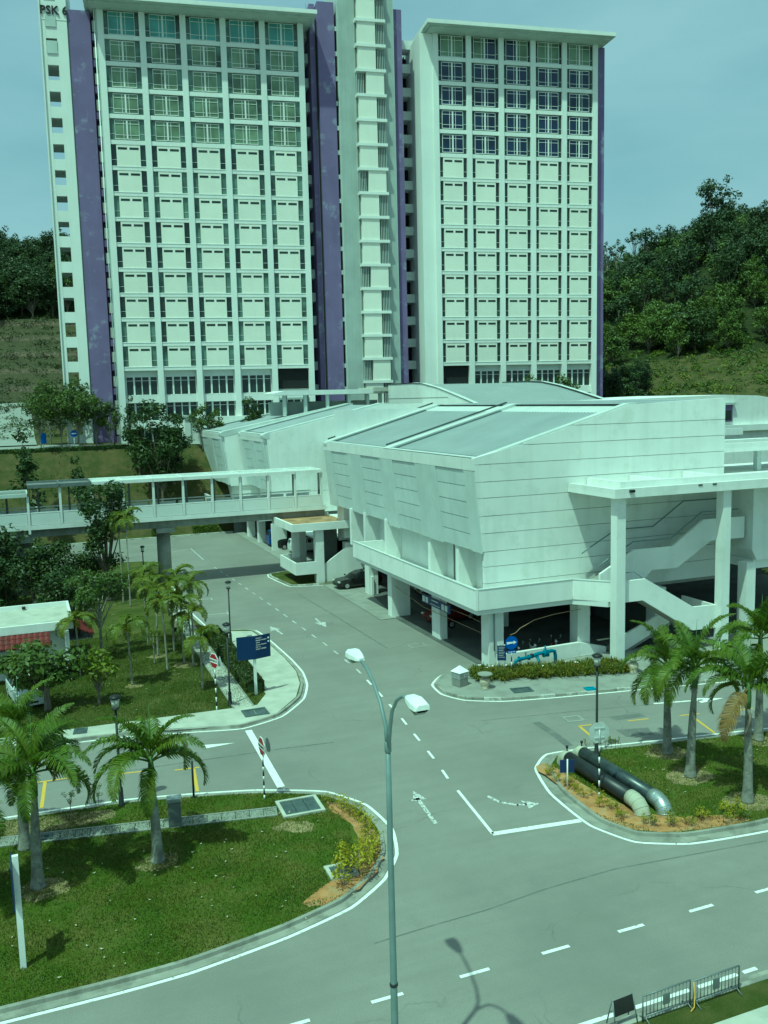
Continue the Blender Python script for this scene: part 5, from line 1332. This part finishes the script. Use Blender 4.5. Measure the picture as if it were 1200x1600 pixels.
# black garden lamps
gl_ = empty('garden_lamp', (0, 0, 0))
MB().tube([(0, 0, 0), (0, 0, .04), (0, 0, .75), (0, 0, .8), (0, 0, 4.05)], [.16, .11, .09, .055, .05], 10).build('post', 'black_metal', gl_)
MB().lathe([(.10, 4.0), (.17, 4.06), (.15, 4.1)], (0, 0, 0), 12).build('lantern_base', 'black_metal', gl_)
MB().lathe([(.12, 4.1), (.18, 4.48)], (0, 0, 0), 12).build('lantern_glass', 'lantern', gl_)
MB().lathe([(.22, 4.48), (.24, 4.52), (.2, 4.57), (.03, 4.64)], (0, 0, 0), 12).build('lantern_cap', 'black_metal', gl_)
for (x, y, s, lb) in ((2.88, 37.3, 1.02, 'black garden lamp behind the front left palm, by the yellow bay line'), (9.67, 47.63, 1.0, 'black garden lamp beside the slab path and blue sign'), (12.5, 60.4, .94, 'black garden lamp at the end of the clipped hedge'), (23.5, 33.5, 1.03, 'black garden lamp on the right lawn behind the stop sign'), (9.3, 80.5, .9, 'black garden lamp near the foot of the bridge pier'), (11.9, 127.4, 1.15, 'thin dark lamp on the terrace in front of the purple wall')):
    put(gl_, (x, y, .1 if y < 100 else 10.6), 0, s, label=lb, cat='lamp', group='garden lamps')

def striped_post(root, h, w=.035, n=9):
    for i in range(n): MB().tube([(0, 0, i * h / n), (0, 0, (i + 1) * h / n)], w, 8).build('post_band', 'white_gloss' if i % 2 == 0 else 'black_paint', root)
def octo(r_, z, y0, y1, nm, m, root):
    MB().extr([(r_ * math.cos(R(22.5 + 45 * k)), z + r_ * math.sin(R(22.5 + 45 * k))) for k in range(8)], 'y', y0, y1).build(nm, m, root)
def stop_sign(loc, rz, h, label, r_=.44, extra=None, text=True):
    s = empty('stop_sign', (*loc, .1), rz, label=label, cat='sign', group='stop signs')
    striped_post(s, h - r_ - .05); MB().tube([(0, .02, h - r_ - .05), (0, .02, h + .15)], .03, 8).build('post', 'sign_back', s)
    octo(r_, h, -.03, -.01, 'sign_plate', 'sign_back', s); octo(r_ * .985, h, -.042, -.031, 'sign_border', 'white_gloss', s); octo(r_ * .9, h, -.05, -.043, 'sign_face', 'sign_red', s)
    MB().box(-r_ * .83, r_ * .83, -.056, -.051, h - r_ * .26, h + r_ * .26).build('word_band', 'white_gloss', s)
    tm_ = text_mesh('BERHENTI', r_ * .36, ext=.004); t = link('lettering', tm_, 'black_paint', s, (0, -.062, h)); t.rotation_euler = (R(90), 0, 0)
    for z in (h - .2, h + .2): MB().box(-.22, .22, -.008, .02, z - .025, z + .025).build('bracket', 'sign_back', s)
    if extra == 'triangle':
        MB().extr([(.05, h - .28), (.62, h - .28), (.34, h + .3)], 'y', .12, .14).build('warning_plate', 'sign_back', s)
    if extra == 'disc':
        MB().extr([(.3 * math.cos(k * .5236) + .1, h + .05 + .3 * math.sin(k * .5236)) for k in range(12)], 'y', .2, .22).build('round_plate', 'steel_grey', s)
    return s
stop_sign((8.83, 47.13), R(-70), 2.75, 'red and white stop sign on striped post beside the paved corner', extra='triangle')
stop_sign((8.42, 35.35), R(-86), 2.3, 'stop sign seen nearly edge-on by the drain grating', .42, 'disc')
stop_sign((20.97, 29.71), R(170), 2.75, 'stop sign showing its grey back above the black pipes', .46)

# blue direction board on white post
bb = empty('direction_sign', (11.39, 48.75, .1), R(6), label='blue folded direction board on a white post by the hedge', cat='sign')
MB().box(-.07, .07, -.05, .07, 0, 3.45).build('post', 'white_gloss', bb)
MB().prism([(-.98, .13), (-.93, .10), (0, -.14), (0, -.08)], 2.1, 3.42).build('sign_panel', 'sign_blue', bb)
MB().prism([(0, -.14), (.93, .02), (.98, .06), (0, -.08)], 2.1, 3.42).build('sign_panel', 'sign_blue', bb)
for i, (tx_, x0) in enumerate((('FAKULTI', .16), ('PERUBATAN DAN', .3), ('SAINS', .13), ('Kesihatan Masyarakat', .33), ('PSK 1,2', .16), ('PUSAT SUMBER', .34))):
    tm_ = text_mesh(tx_, .095, ext=.004)
    xs_ = [v.co.x for v in tm_.vertices]; w_ = max(xs_) - min(xs_)
    k_ = min(1, .66 / w_)
    t = link('lettering', tm_, 'white_gloss', bb, (.06 + w_ * k_ / 2, -.15 + .17 * (.06 + w_ * k_ / 2), 3.27 - i * .125)); t.rotation_euler = (R(90), 0, R(9.5)); t.scale = (k_, 1, 1)
for z in (3.2, 3.0):
    MB().lathe([(.055, 0), (.055, .012)], (0, 0, 0), 12).build('arrow_disc', 'white_gloss', bb, loc=(.84, -.02, z)).rotation_euler = (R(90), 0, R(9.5))
# tall panel sign seen edge-on at the left
ps = empty('panel_sign', (-.95, 27.23, .1), 0, label='white post with blue panel seen edge-on on the left front lawn', cat='sign')
MB().box(-.085, .085, -.07, .07, 0, 3.5).build('post', 'white_gloss', ps)
MB().box(-.125, -.09, -.55, .62, 2.05, 3.35).build('sign_panel', 'sign_blue', ps)
MB().box(-.02, .02, -.16, .16, -.02, .03).build('base_plate', 'steel_grey', ps)
# round blue arrow sign and the notice board by the pillar
ra = empty('arrow_sign', (25.85, 45.35, .1), R(-4), label='round blue sign with white arrow pointing right, by the corner pillar', cat='sign')
striped_post(ra, 1.5, .035, 5)
MB().extr([(.40 * math.cos(k * .2618), 2.05 + .40 * math.sin(k * .2618)) for k in range(24)], 'y', -.03, -.01).build('sign_disc', 'sign_bright_blue', ra)
MB().extr([(-.31, 1.98), (.12, 2.02), (.12, 1.96), (.32, 2.07), (.12, 2.17), (.12, 2.1), (-.31, 2.12)], 'y', -.045, -.031).build('arrow', 'white_gloss', ra)
MB().box(-.3, .3, -.03, -.01, 1.42, 1.58).build('word_plate', 'sign_bright_blue', ra)
tm_ = text_mesh('IKUT SINI', .10, ext=.004); t = link('lettering', tm_, 'white_gloss', ra, (0, -.036, 1.5)); t.rotation_euler = (R(90), 0, 0)
nb = empty('notice_board', (25.4, 45.75, .1), R(-28), label='small blue notice board on two posts left of the arrow sign', cat='sign')
for x in (-.16, .2): MB().tube([(x, 0, 0), (x, 0, 1.9)], .03, 8).build('post', 'sign_back', nb)
MB().box(-.24, .28, -.05, -.01, .95, 1.85).build('sign_panel', 'sign_navy', nb)
for i in range(7): MB().box(-.16, .2 - .04 * (i % 3), -.056, -.051, 1.74 - i * .1, 1.765 - i * .1).build('text_line', 'sign_back', nb)
ss = empty('small_sign', (20.2, 30.85, .1), R(160), label='small dark blue sign on a thin white post in the mulch bed', cat='sign')
MB().tube([(0, 0, 0), (0, 0, 1.35)], .03, 8).build('post', 'white_gloss', ss); MB().box(-.3, .3, -.07, -.035, .75, 1.3).build('sign_panel', 'sign_navy', ss)
MB().box(-.17, .17, .2, .23, .9, 1.3)
for (x, y, rz, lb, m, rnd_) in ((2.9, 127.4, R(-10), 'blue square sign on the terrace among the trees', 'sign_bright_blue', False), (6.75, 127.2, 0, 'round blue sign on the terrace by the white end wall', 'sign_bright_blue', True)):
    o_ = empty('terrace_sign', (x, y, 10.65), rz, label=lb, cat='sign'); MB().tube([(0, 0, 0), (0, 0, 2.4)], .05, 8).build('post', 'white_gloss', o_)
    if rnd_:
        MB().extr([(.45 * math.cos(k * .2618), 2.2 + .45 * math.sin(k * .2618)) for k in range(24)], 'y', -.1, -.06).build('sign_disc', m, o_); MB().box(-.3, .3, -.12, -.101, 2.13, 2.27).build('arrow', 'white_gloss', o_)
    else: MB().box(-.42, .42, -.1, -.06, 1.0, 2.4).build('sign_panel', m, o_)

# steel bin with pyramid lid, urns
bn = empty('litter_bin', (22.42, 45.25, .12), R(18), label='grey square litter bin with pyramid lid on the pavement tip', cat='bin')
MB().box(-.33, .33, -.33, .33, .02, .42).build('lower_body', 'concrete', bn); MB().box(-.335, .335, -.335, .335, .44, .82).build('upper_body', 'galvanised', bn)
MB().add([(-.38, -.38, .82), (.38, -.38, .82), (.38, .38, .82), (-.38, .38, .82), (0, 0, 1.16)], [(0, 1, 4), (1, 2, 4), (2, 3, 4), (3, 0, 4), (3, 2, 1, 0)]).build('lid', 'lamp_white', bn)
MB().lathe([(.1, 0), (.1, .012)], (0, 0, 0), 14).build('emblem', 'white_gloss', bn, loc=(.08, -.337, .63)).rotation_euler = (R(90), 0, 0)
MB().lathe([(.045, 0), (.045, .014)], (0, 0, 0), 10).build('emblem', 'black_paint', bn, loc=(.08, -.343, .63)).rotation_euler = (R(90), 0, 0)
for (x, y, lb) in ((23.4, 44.05, 'stone urn with wide dish beside the litter bin'), (32.6, 42.85, 'stone urn by the tall canopy post, half behind palm fronds')):
    u_ = empty('urn', (x, y, .12), 0, label=lb, cat='urn', group='stone urns')
    MB().lathe([(.2, 0), (.24, .06), (.2, .1), (.26, .25), (.31, .42), (.28, .56), (.16, .64)], (0, 0, 0), 16).build('urn_body', 'pot', u_)
    MB().lathe([(.14, .64), (.2, .7), (.36, .8), (.42, .84), (.42, .88), (.37, .87), (.3, .82), (.05, .8)], (0, 0, 0), 18).build('dish', 'concrete', u_)
    MB().box(-.3, .3, -.3, .3, -.02, .02).build('base_plate', 'concrete', u_)
# buried pipes surfacing on the right lawn
def pipe(name, label, x0, y0, x1, y1, r_, m, em, emm2, z):
    d = (Vector((x1, y1, 0)) - Vector((x0, y0, 0))).normalized()
    root = empty(name, (x0, y0, .1), 0, label=label, cat='pipe', group='large pipes on the right lawn')
    L = math.hypot(x1 - x0, y1 - y0)
    def P(s, zz): return (d.x * s, d.y * s, zz)
    MB().tube([P(.35, z), P(L - .75, z)], r_, 20).build('pipe_run', m, root)
    a = [P(-.05, -.3), P(-.05, z * .3), P(.02, z * .75), P(.16, z * .98), P(.36, z)]
    MB().tube(a, r_ * 1.06, 18).build('elbow', em, root)
    b = [P(L - .76, z), P(L - .5, z * .98), P(L - .26, z * .85), P(L - .08, z * .52), P(L, z * .1), P(L + .02, -.3)]
    MB().tube(b, r_ * 1.08, 18).build('elbow', emm2, root)
    for i in range(1, 5):
        q = Vector(b[i]); t_ = (Vector(b[min(i + 1, 5)]) - Vector(b[i - 1])).normalized() * .015
        MB().tube([q - t_, q + t_], r_ * 1.11, 18).build('seam_ring', emm2, root)
    MB().tube([P(.2, z + r_), P(.2, z + r_ + .2)], .03, 6).build('vent', 'black_metal', root)
    MB().tube([P(.2, z + r_ + .14), P(.2, z + r_ + .24)], .06, 8).build('vent_cap', 'black_metal', root)
pipe('pipe', 'black wrapped pipe with pale elbow nearest the mulch bed', 21.55, 33.15, 21.6, 27.75, .29, 'pipe_black', 'pipe_elbow', 'pipe_elbow', .42)
pipe('pipe', 'dark metal pipe with silver elbow beside the black one', 22.45, 33.35, 22.45, 27.45, .29, 'pipe_dark', 'pipe_elbow', 'pipe_metal', .42)
# blue water valve in the spiky bed
vv = empty('water_valve', (26.6, 46.2, .1), R(5), label='bright blue water pipe with valves in the spiky bed', cat='valve')
MB().tube([(0, 0, 0), (0, 0, .5), (.05, 0, .62), (.2, 0, .68), (1.2, 0, .72), (1.6, 0, .82), (2.7, 0, .86), (2.9, 0, .8), (2.96, 0, .5), (2.96, 0, 0)], .11, 10).build('pipe_run', 'valve_blue', vv)
for x in (.25, .95, 1.55, 2.05, 2.35): MB().tube([(x, 0, .7), (x + .05, 0, .7)], .17, 12).build('flange', 'valve_blue', vv)
MB().lathe([(.17, .6), (.2, .8), (.14, .95), (.06, 1.05), (.05, 1.25)], (2.2, 0, 0), 10).build('valve_body', 'valve_blue', vv)
MB().lathe([(.08, .75), (.05, .85), (.04, .95), (.1, 1.05)], (.75, 0, 0), 8).build('air_valve', 'lamp_green', vv)
MB().lathe([(.12, .72), (.13, .85), (.05, .9)], (1.2, 0, 0), 8).build('meter', 'black_metal', vv)
MB().tube([(1.55, 0, .7), (1.5, -.3, .5), (1.5, -.4, .1)], .09, 8).build('branch', 'valve_blue', vv)
# electrical box on the front lawn, drain gratings and covers
eb = empty('utility_cabinet', (4.63, 34.5, .1), R(-10), label='grey utility cabinet standing on the drain path', cat='cabinet')
MB().box(-.24, .24, -.18, .18, .0, 1.05).build('body', 'steel_grey', eb); MB().box(-.28, .28, -.22, .22, 1.05, 1.18).build('lid', 'galvanised', eb); MB().box(-.2, .2, -.195, -.181, .1, .98).build('door', 'steel_grey', eb)
for (x, y, h, lb) in ((5.75, 36.75, 1.6, 'thin black pole near the yellow bay line on the front lawn'),):
    o_ = empty('thin_post', (x, y, .1), 0, label=lb, cat='post'); MB().tube([(0, 0, 0), (0, 0, h)], .045, 8).build('post', 'black_metal', o_); MB().lathe([(.09, 0), (.09, .05)], (0, 0, 0), 8).build('foot', 'black_metal', o_)
def grating(loc, rz, w, d, label, n=3, frame='pale_concrete', z=.13, m='grate'):
    root = empty('drain_cover', (*loc, z), rz, label=label, cat='drain cover', group='drain covers')
    t = .14
    for q in ((-w / 2, w / 2, -d / 2, -d / 2 + t), (-w / 2, w / 2, d / 2 - t, d / 2), (-w / 2, -w / 2 + t, -d / 2 + t, d / 2 - t), (w / 2 - t, w / 2, -d / 2 + t, d / 2 - t)): MB().box(*q, -.1, .07).build('frame', frame, root)
    pw = (w - 2 * t) / n
    for i in range(n): MB().box(-w / 2 + t + i * pw + .012, -w / 2 + t + (i + 1) * pw - .012, -d / 2 + t + .005, d / 2 - t - .005, -.1, .04).build('plate', m, root)
grating((9.55, 34.0), R(-2), 1.72, 1.55, 'large framed steel drain cover on the front lawn near the tip')
grating((9.4, 28.5), R(-1), 1.0, .95, 'small framed drain cover beside the yellow shrub', 2)
grating((10.62, 45.85), R(0), 1.3, 1.1, 'dark steel drain cover in the paved corner', 2, 'grate', .1)
grating((1.86, 47.0), R(-8), .66, .8, 'small dark drain cover in the left pavement', 1, 'grate', .1)
grating((25.1, 42.9), R(-10), 1.15, .8, 'dull drain cover in the pavement by the spiky bed', 2, 'grate', .09)
grating((28.6, 41.4), R(-10), .6, .55, 'bright blue cover in the pavement kerb', 1, 'cover_blue', .1, 'cover_blue')
grating((25.3, 38.1), R(-10), .95, .8, 'square manhole cover in the right side road', 1, 'concrete', -.05)
grating((23.8, 54.3), R(0), 1.2, 1.0, 'dark drain grating in the road before the parking columns', 1, 'concrete', -.05)
grating((24.0, 75.2), R(0), 1.3, 1.0, 'dark drain grating in the road before the black car', 1, 'concrete', -.05)
grating((-.2, 35.6), R(-10), .7, .45, 'dark drain cover in the slab path behind the palms', 1, 'grate', .1)
# crowd barriers and the A-frame board on the near verge
def barrier(x0, x1, y, label):
    root = empty('barrier', (x0, y, .12), R(1), label=label, cat='barrier', group='crowd barriers on the verge'); L = x1 - x0
    MB().tube([(0, 0, .02), (0, 0, .74), (L, 0, .74), (L, 0, .02)], .024, 8).build('frame', 'steel_grey', root); MB().tube([(0, 0, .14), (L, 0, .14)], .022, 8).build('bottom_rail', 'steel_grey', root)
    n = 13
    b_ = MB().tube([(0, 0, .14), (0, 0, .74)], .011, 6).mesh('bar')
    for i in range(1, n): piece('bar', b_, 'steel_grey', root, (i * L / n, 0, 0))
    for x in (.08, L - .08): MB().tube([(x, -.22, .01), (x, 0, .12), (x, .22, .01)], .018, 6).build('foot', 'steel_grey', root)
    MB().box(L * .42, L * .56, -.02, .005, .3, .6).build('plate', 'steel_grey', root)
barrier(14.1, 15.66, 18.0, 'left of two grey crowd barriers on the near verge'); barrier(15.72, 17.29, 17.96, 'right of two grey crowd barriers on the near verge')
tw = MB().tube([(15.69, 17.93, .85), (15.7, 17.9, .5), (15.66, 17.85, .2), (15.5, 17.8, .14)], .02, 6).build('twine', 'twine', None, label='orange twine tying the two crowd barriers together', cat='rope')
af = empty('folding_board', (13.6, 18.2, .12), R(4), label='black folding notice board standing on the near verge', cat='board')
for s_ in (-1, 1):
    MB().tube([(-.36, .18 * s_, 0), (-.33, 0.02 * s_, .72)], .018, 6).build('leg', 'steel_grey', af); MB().tube([(.36, .18 * s_, 0), (.33, .02 * s_, .72)], .018, 6).build('leg', 'steel_grey', af)
MB().add([(-.33, -.08, .32), (.33, -.08, .32), (.31, -.015, .73), (-.31, -.015, .73), (-.33, -.10, .32), (.33, -.10, .32), (.31, -.035, .73), (-.31, -.035, .73)], [(0, 1, 2, 3), (4, 7, 6, 5), (0, 4, 5, 1), (3, 2, 6, 7), (0, 3, 7, 4), (1, 5, 6, 2)]).build('panel', 'black_paint', af)
MB().tube([(-.35, .09, .36), (.35, .09, .36)], .012, 6).build('brace', 'steel_grey', af)

# hut with flat concrete roof and red tiled awnings
hu = empty('hut', (-4, 60, 0), 0, label='low flat-roofed hut with red tiled awning at the left edge', cat='building')
MB().box(-9, 6.0, -2.0, 3.4, 0, 3.05).build('wall', 'white_paint', hu)
MB().box(-9.2, 6.3, -2.3, 3.7, 3.05, 3.2).build('roof', 'pale_concrete', hu)
for q in ((-9.2, 6.3, -2.45, -2.3), (-9.2, 6.3, 3.55, 3.7), (6.15, 6.3, -2.29, 3.54)): MB().box(*q, 3.0, 3.5).build('roof_parapet', 'white_paint', hu)
MB().box(5.75, 5.98, -3.4, -2.02, 0, 3.0).build('side_wall', 'white_paint', hu)
for x in (.6, 3.4): MB().box(x, x + .22, 3.3, 3.5, 3.28, 3.42).build('vent', 'black_metal', hu)
def tiled(root, x0, x1, y0, y1, z0, z1, along_x=True):
    n = int((x1 - x0) / .32) if along_x else int((y1 - y0) / .32)
    for i in range(n):
        for r_ in range(3):
            t0, t1 = r_ / 3, (r_ + 1) / 3 + .06
            if along_x: a, b = x0 + i * .32, x0 + i * .32 + .30; P = lambda t, x: (x, y0 + (y1 - y0) * t, z0 + (z1 - z0) * t + .03 * (1 - (t * 3 % 1)))
            if along_x:
                ya, yb = y0 + (y1 - y0) * t0, y0 + (y1 - y0) * min(1, t1); za, zb = z0 + (z1 - z0) * t0 + .04, z0 + (z1 - z0) * min(1, t1)
                MB().add([(a, ya, za), (a + .15, ya, za + .06), (b, ya, za), (a, yb, zb), (a + .15, yb, zb + .06), (b, yb, zb), (a, ya, za - .04), (b, ya, za - .04)], [(0, 1, 4, 3), (1, 2, 5, 4), (0, 6, 7, 2, 1)]).build('tile', 'tile_red', root)
            else:
                a, b = y0 + i * .32, y0 + i * .32 + .30; xa, xb = x1 - (x1 - x0) * t0, x1 - (x1 - x0) * min(1, t1); za, zb = z0 + (z1 - z0) * t0 + .04, z0 + (z1 - z0) * min(1, t1)
                MB().add([(xa, a, za), (xa, a + .15, za + .06), (xa, b, za), (xb, a, zb), (xb, a + .15, zb + .06), (xb, b, zb), (xa, a, za - .04), (xa, b, za - .04)], [(0, 1, 4, 3), (1, 2, 5, 4), (0, 6, 7, 2, 1)]).build('tile', 'tile_red', root)
tiled(hu, -5, 5.0, -3.45, -2.46, 2.35, 2.95); tiled(hu, 6.31, 7.5, -2.3, 1.2, 2.35, 2.95, False)
MB().box(-5, 5.0, -3.4, -2.05, 2.22, 2.3).build('awning_board', 'dark_concrete', hu); MB().box(6.02, 7.4, -2.3, 1.1, 2.22, 2.3).build('awning_board', 'dark_concrete', hu)

# ---- vehicles
def car(name, label, loc, rz, m, L=4.2, W=1.66, H=1.42, kind='sedan'):
    root = empty(name, (*loc, .04), rz, label=label, cat='car')
    # stations along x: front at -L/2. (x, half width, sill z, belt z, roof z or None, roof half width)
    hb = .88 if kind == 'sedan' else 1.0
    if kind == 'sedan': st_ = [(-.5, .55, .32, .58, None), (-.47, .70, .25, .66, None), (-.40, .80, .2, .74, None), (-.22, .83, .2, .84, None), (-.10, .83, .2, .88, 1.22), (.02, .83, .2, .88, 1.40), (.16, .83, .2, .9, 1.42), (.28, .82, .2, .92, 1.32), (.38, .82, .2, .95, None), (.46, .78, .24, .92, None), (.5, .66, .34, .80, None)]
    else: st_ = [(-.5, .60, .32, .62, None), (-.47, .72, .25, .76, None), (-.40, .80, .2, .86, None), (-.27, .83, .2, .98, None), (-.14, .83, .2, 1.02, 1.50), (0, .83, .2, 1.02, 1.62), (.2, .83, .2, 1.02, 1.64), (.40, .82, .2, 1.02, 1.60), (.47, .80, .22, 1.0, 1.5), (.5, .74, .34, .98, 1.1)]
    sec = []
    for (fx, hw, zs_, zb_, zr) in st_:
        hw = hw * W / 1.66; x = fx * L
        top = (zr * H / 1.42 * (1 if kind == 'sedan' else .87) if zr else zb_ * (H / 1.42 if kind == 'sedan' else 1) + .02); rw = hw * (.74 if zr else .86)
        sec.append([(x, -hw * .92, zs_), (x, -hw, zs_ + .15), (x, -hw, zb_ - .08), (x, -hw * .96, zb_), (x, -rw, top - .04), (x, -rw * .8, top), (x, rw * .8, top), (x, rw, top - .04), (x, hw * .96, zb_), (x, hw, zb_ - .08), (x, hw, zs_ + .15), (x, hw * .92, zs_)])
    mb = MB(); vs = [p for s in sec for p in s]; n = 12
    fs = [(i * n + k, i * n + (k + 1) % n, (i + 1) * n + (k + 1) % n, (i + 1) * n + k) for i in range(len(sec) - 1) for k in range(n)]
    mb.add(vs, fs + [tuple(range(n)), tuple(range((len(sec) - 1) * n, len(sec) * n))[::-1]]); mb.build('body', m, root)
    cab = [i for i, s in enumerate(st_) if s[4]]
    i0, i1 = cab[0] - 1, cab[-1] + (1 if kind == 'sedan' else 0)
    def off(p, d): return (p[0] + d[0], p[1] + d[1], p[2] + d[2])
    for sgn, a, b in ((-1, 3, 4), (1, 8, 7)):
        for j, i in enumerate(range(cab[0], cab[-1])):
            P = [sec[i][a], sec[i + 1][a], sec[i + 1][b], sec[i][b]]
            c = sum((Vector(q) for q in P), Vector()) / 4
            P = [tuple(c + (Vector(q) - c) * .86 + Vector((0, sgn * .012, .004))) for q in P]
            MB().add(P, [(0, 1, 2, 3)]).build('side_glass', 'car_glass', root)
    for i, d in ((i0, (-.02, 0, .02)), (i1 - 1 if kind == 'sedan' else len(st_) - 2, (.03, 0, .015))):
        P = [sec[i][5], sec[i][6], sec[i + 1][6], sec[i + 1][5]]
        if kind == 'sedan' and i == i0: P = [(sec[i + 1][4][0], sec[i + 1][4][1], sec[i + 1][4][2]), (sec[i + 1][7][0], sec[i + 1][7][1], sec[i + 1][7][2]), sec[i][7], sec[i][4]]
        c = sum((Vector(q) for q in P), Vector()) / 4
        MB().add([tuple(c + (Vector(q) - c) * .88 + Vector(d)) for q in P], [(0, 1, 2, 3)]).build('windscreen' if i == i0 else 'rear_glass', 'car_glass', root)
    for fx in (-.31, .30):
        for s_ in (-1, 1):
            y = s_ * (W / 2 - .1)
            w_ = empty_part('wheel', root, (fx * L, y, .30))
            MB().tube([(0, -.1, 0), (0, .1, 0)], .30, 18).build('tyre', 'tyre', w_); MB().tube([(0, .102 * s_, 0), (0, .115 * s_, 0)], .2, 12).build('rim', 'rim', w_)
    for s_ in (-1, 1):
        MB().box(-.485 * L, -.45 * L, s_ * W * .36 - .16, s_ * W * .36 + .16, .60, .72).build('headlight', 'lantern', root); MB().box(.462 * L, .498 * L, s_ * W * .37 - .14, s_ * W * .37 + .14, .66, .84).build('tail_light', 'tail_red', root)
        MB().box(-.2 * L, -.17 * L, s_ * (W / 2 + .06) - .07, s_ * (W / 2 + .06) + .07, .92, 1.04).build('mirror', m, root)
    MB().box(-.503 * L, -.47 * L, -.26, .26, .42, .53).build('number_plate', 'black_paint', root)
    return root
def empty_part(name, parent, loc):
    o_ = bpy.data.objects.new(name, None); o_.empty_display_size = .1; col.objects.link(o_); o_.parent = parent; o_.location = loc; return o_
car('sedan', 'black sedan parked nose out beside the parking column', (26.9, 74.4), R(4), 'car_black', 4.3, 1.68, 1.42)
car('minivan', 'small white minivan parked beyond the stair pavilion', (28.3, 94.6), R(180), 'car_white', 3.7, 1.6, 1.6, 'mpv')
car('sedan', 'dark red car in the shade of the open parking storey', (28.8, 59.6), R(6), 'car_red', 4.2, 1.68, 1.42)
car('sedan', 'black car deep in the shade behind the second column', (31.8, 67.6), R(0), 'car_black', 4.2, 1.68, 1.42)
car('hatchback', 'white car mostly hidden behind the broad-leaved tree', (-.6, 53.6), R(100), 'car_white', 3.9, 1.62, 1.5, 'mpv')
bl = car('delivery_van', 'blue van parked by the far pillars under the bridge', (27.6, 100.2), R(180), 'car_blue', 4.2, 1.7, 1.95, 'mpv')
car('hatchback', 'dark grey car parked beside the blue van', (27.7, 97.7), R(180), 'car_black', 3.8, 1.62, 1.45, 'mpv')
def motorbike(loc, rz, label, m):
    root = empty('motorcycle', (*loc, .04), rz, label=label, cat='motorcycle', group='parked motorcycles')
    for x in (-.6, .6):
        w_ = empty_part('wheel', root, (x, 0, .29)); MB().tube([(0, -.05, 0), (0, .05, 0)], .29, 16).build('tyre', 'tyre', w_); MB().tube([(0, -.06, 0), (0, .06, 0)], .19, 12).build('rim', 'rim', w_)
    MB().tube([(-.6, 0, .29), (-.45, 0, .75), (-.38, 0, 1.0)], .035, 6).build('fork', 'galvanised', root); MB().tube([(-.4, -.3, 1.02), (-.4, .3, 1.02)], .02, 6).build('handlebar', 'black_metal', root)
    MB().tube([(-.42, 0, .8), (-.1, 0, .55), (.3, 0, .6), (.75, 0, .78)], [.09, .13, .13, .06], 8).build('body', m, root); MB().tube([(-.05, 0, .74), (.25, 0, .8), (.65, 0, .82)], [.07, .12, .08], 8).build('seat', 'black_paint', root)
    MB().lathe([(.09, 0), (.07, .08)], (-.5, 0, .85), 8).build('headlight', 'lamp_white', root)
    for s_ in (-1, 1): MB().tube([(-.4, s_ * .26, 1.02), (-.42, s_ * .3, 1.25)], .012, 5).build('mirror_stem', 'galvanised', root); MB().lathe([(.06, 0), (.06, .02)], (-.42, s_ * .3, 1.25), 8).build('mirror', 'galvanised', root)
motorbike((28.0, 48.4), R(70), 'motorcycle behind the low wall, nearest the corner pillar', 'car_black'); motorbike((29.2, 48.5), R(75), 'motorcycle with pale front behind the low wall, second from the pillar', 'car_white'); motorbike((30.9, 48.7), R(70), 'motorcycle behind the low wall near the tall canopy post', 'car_red'); motorbike((27.2, 57.2), R(10), 'red motorcycle in the shade beside the hanging parking sign', 'car_red')
# terrace bench
bc = empty('bench', (18.6, 127.9, 10.65), 0, label='dark bench on the terrace grass below the purple wall', cat='bench')
MB().box(-1.2, 1.2, -.25, .25, .42, .5).build('seat', 'bark', bc); MB().box(-1.2, 1.2, .25, .3, .55, .95).build('backrest', 'bark', bc)
for x in (-.9, .9): MB().box(x - .05, x + .05, -.22, .26, 0, .42).build('leg', 'black_metal', bc)
bc2 = empty('bench', (9.6, 65.6, .12), R(80), label='brown bench on the left lawn beside the slab path', cat='bench')
MB().box(-.8, .8, -.22, .22, .4, .46).build('seat', 'bark', bc2); MB().box(-.8, .8, .2, .25, .5, .85).build('backrest', 'bark', bc2)
for x in (-.6, .6): MB().box(x - .04, x + .04, -.2, .22, 0, .4).build('leg', 'black_metal', bc2)
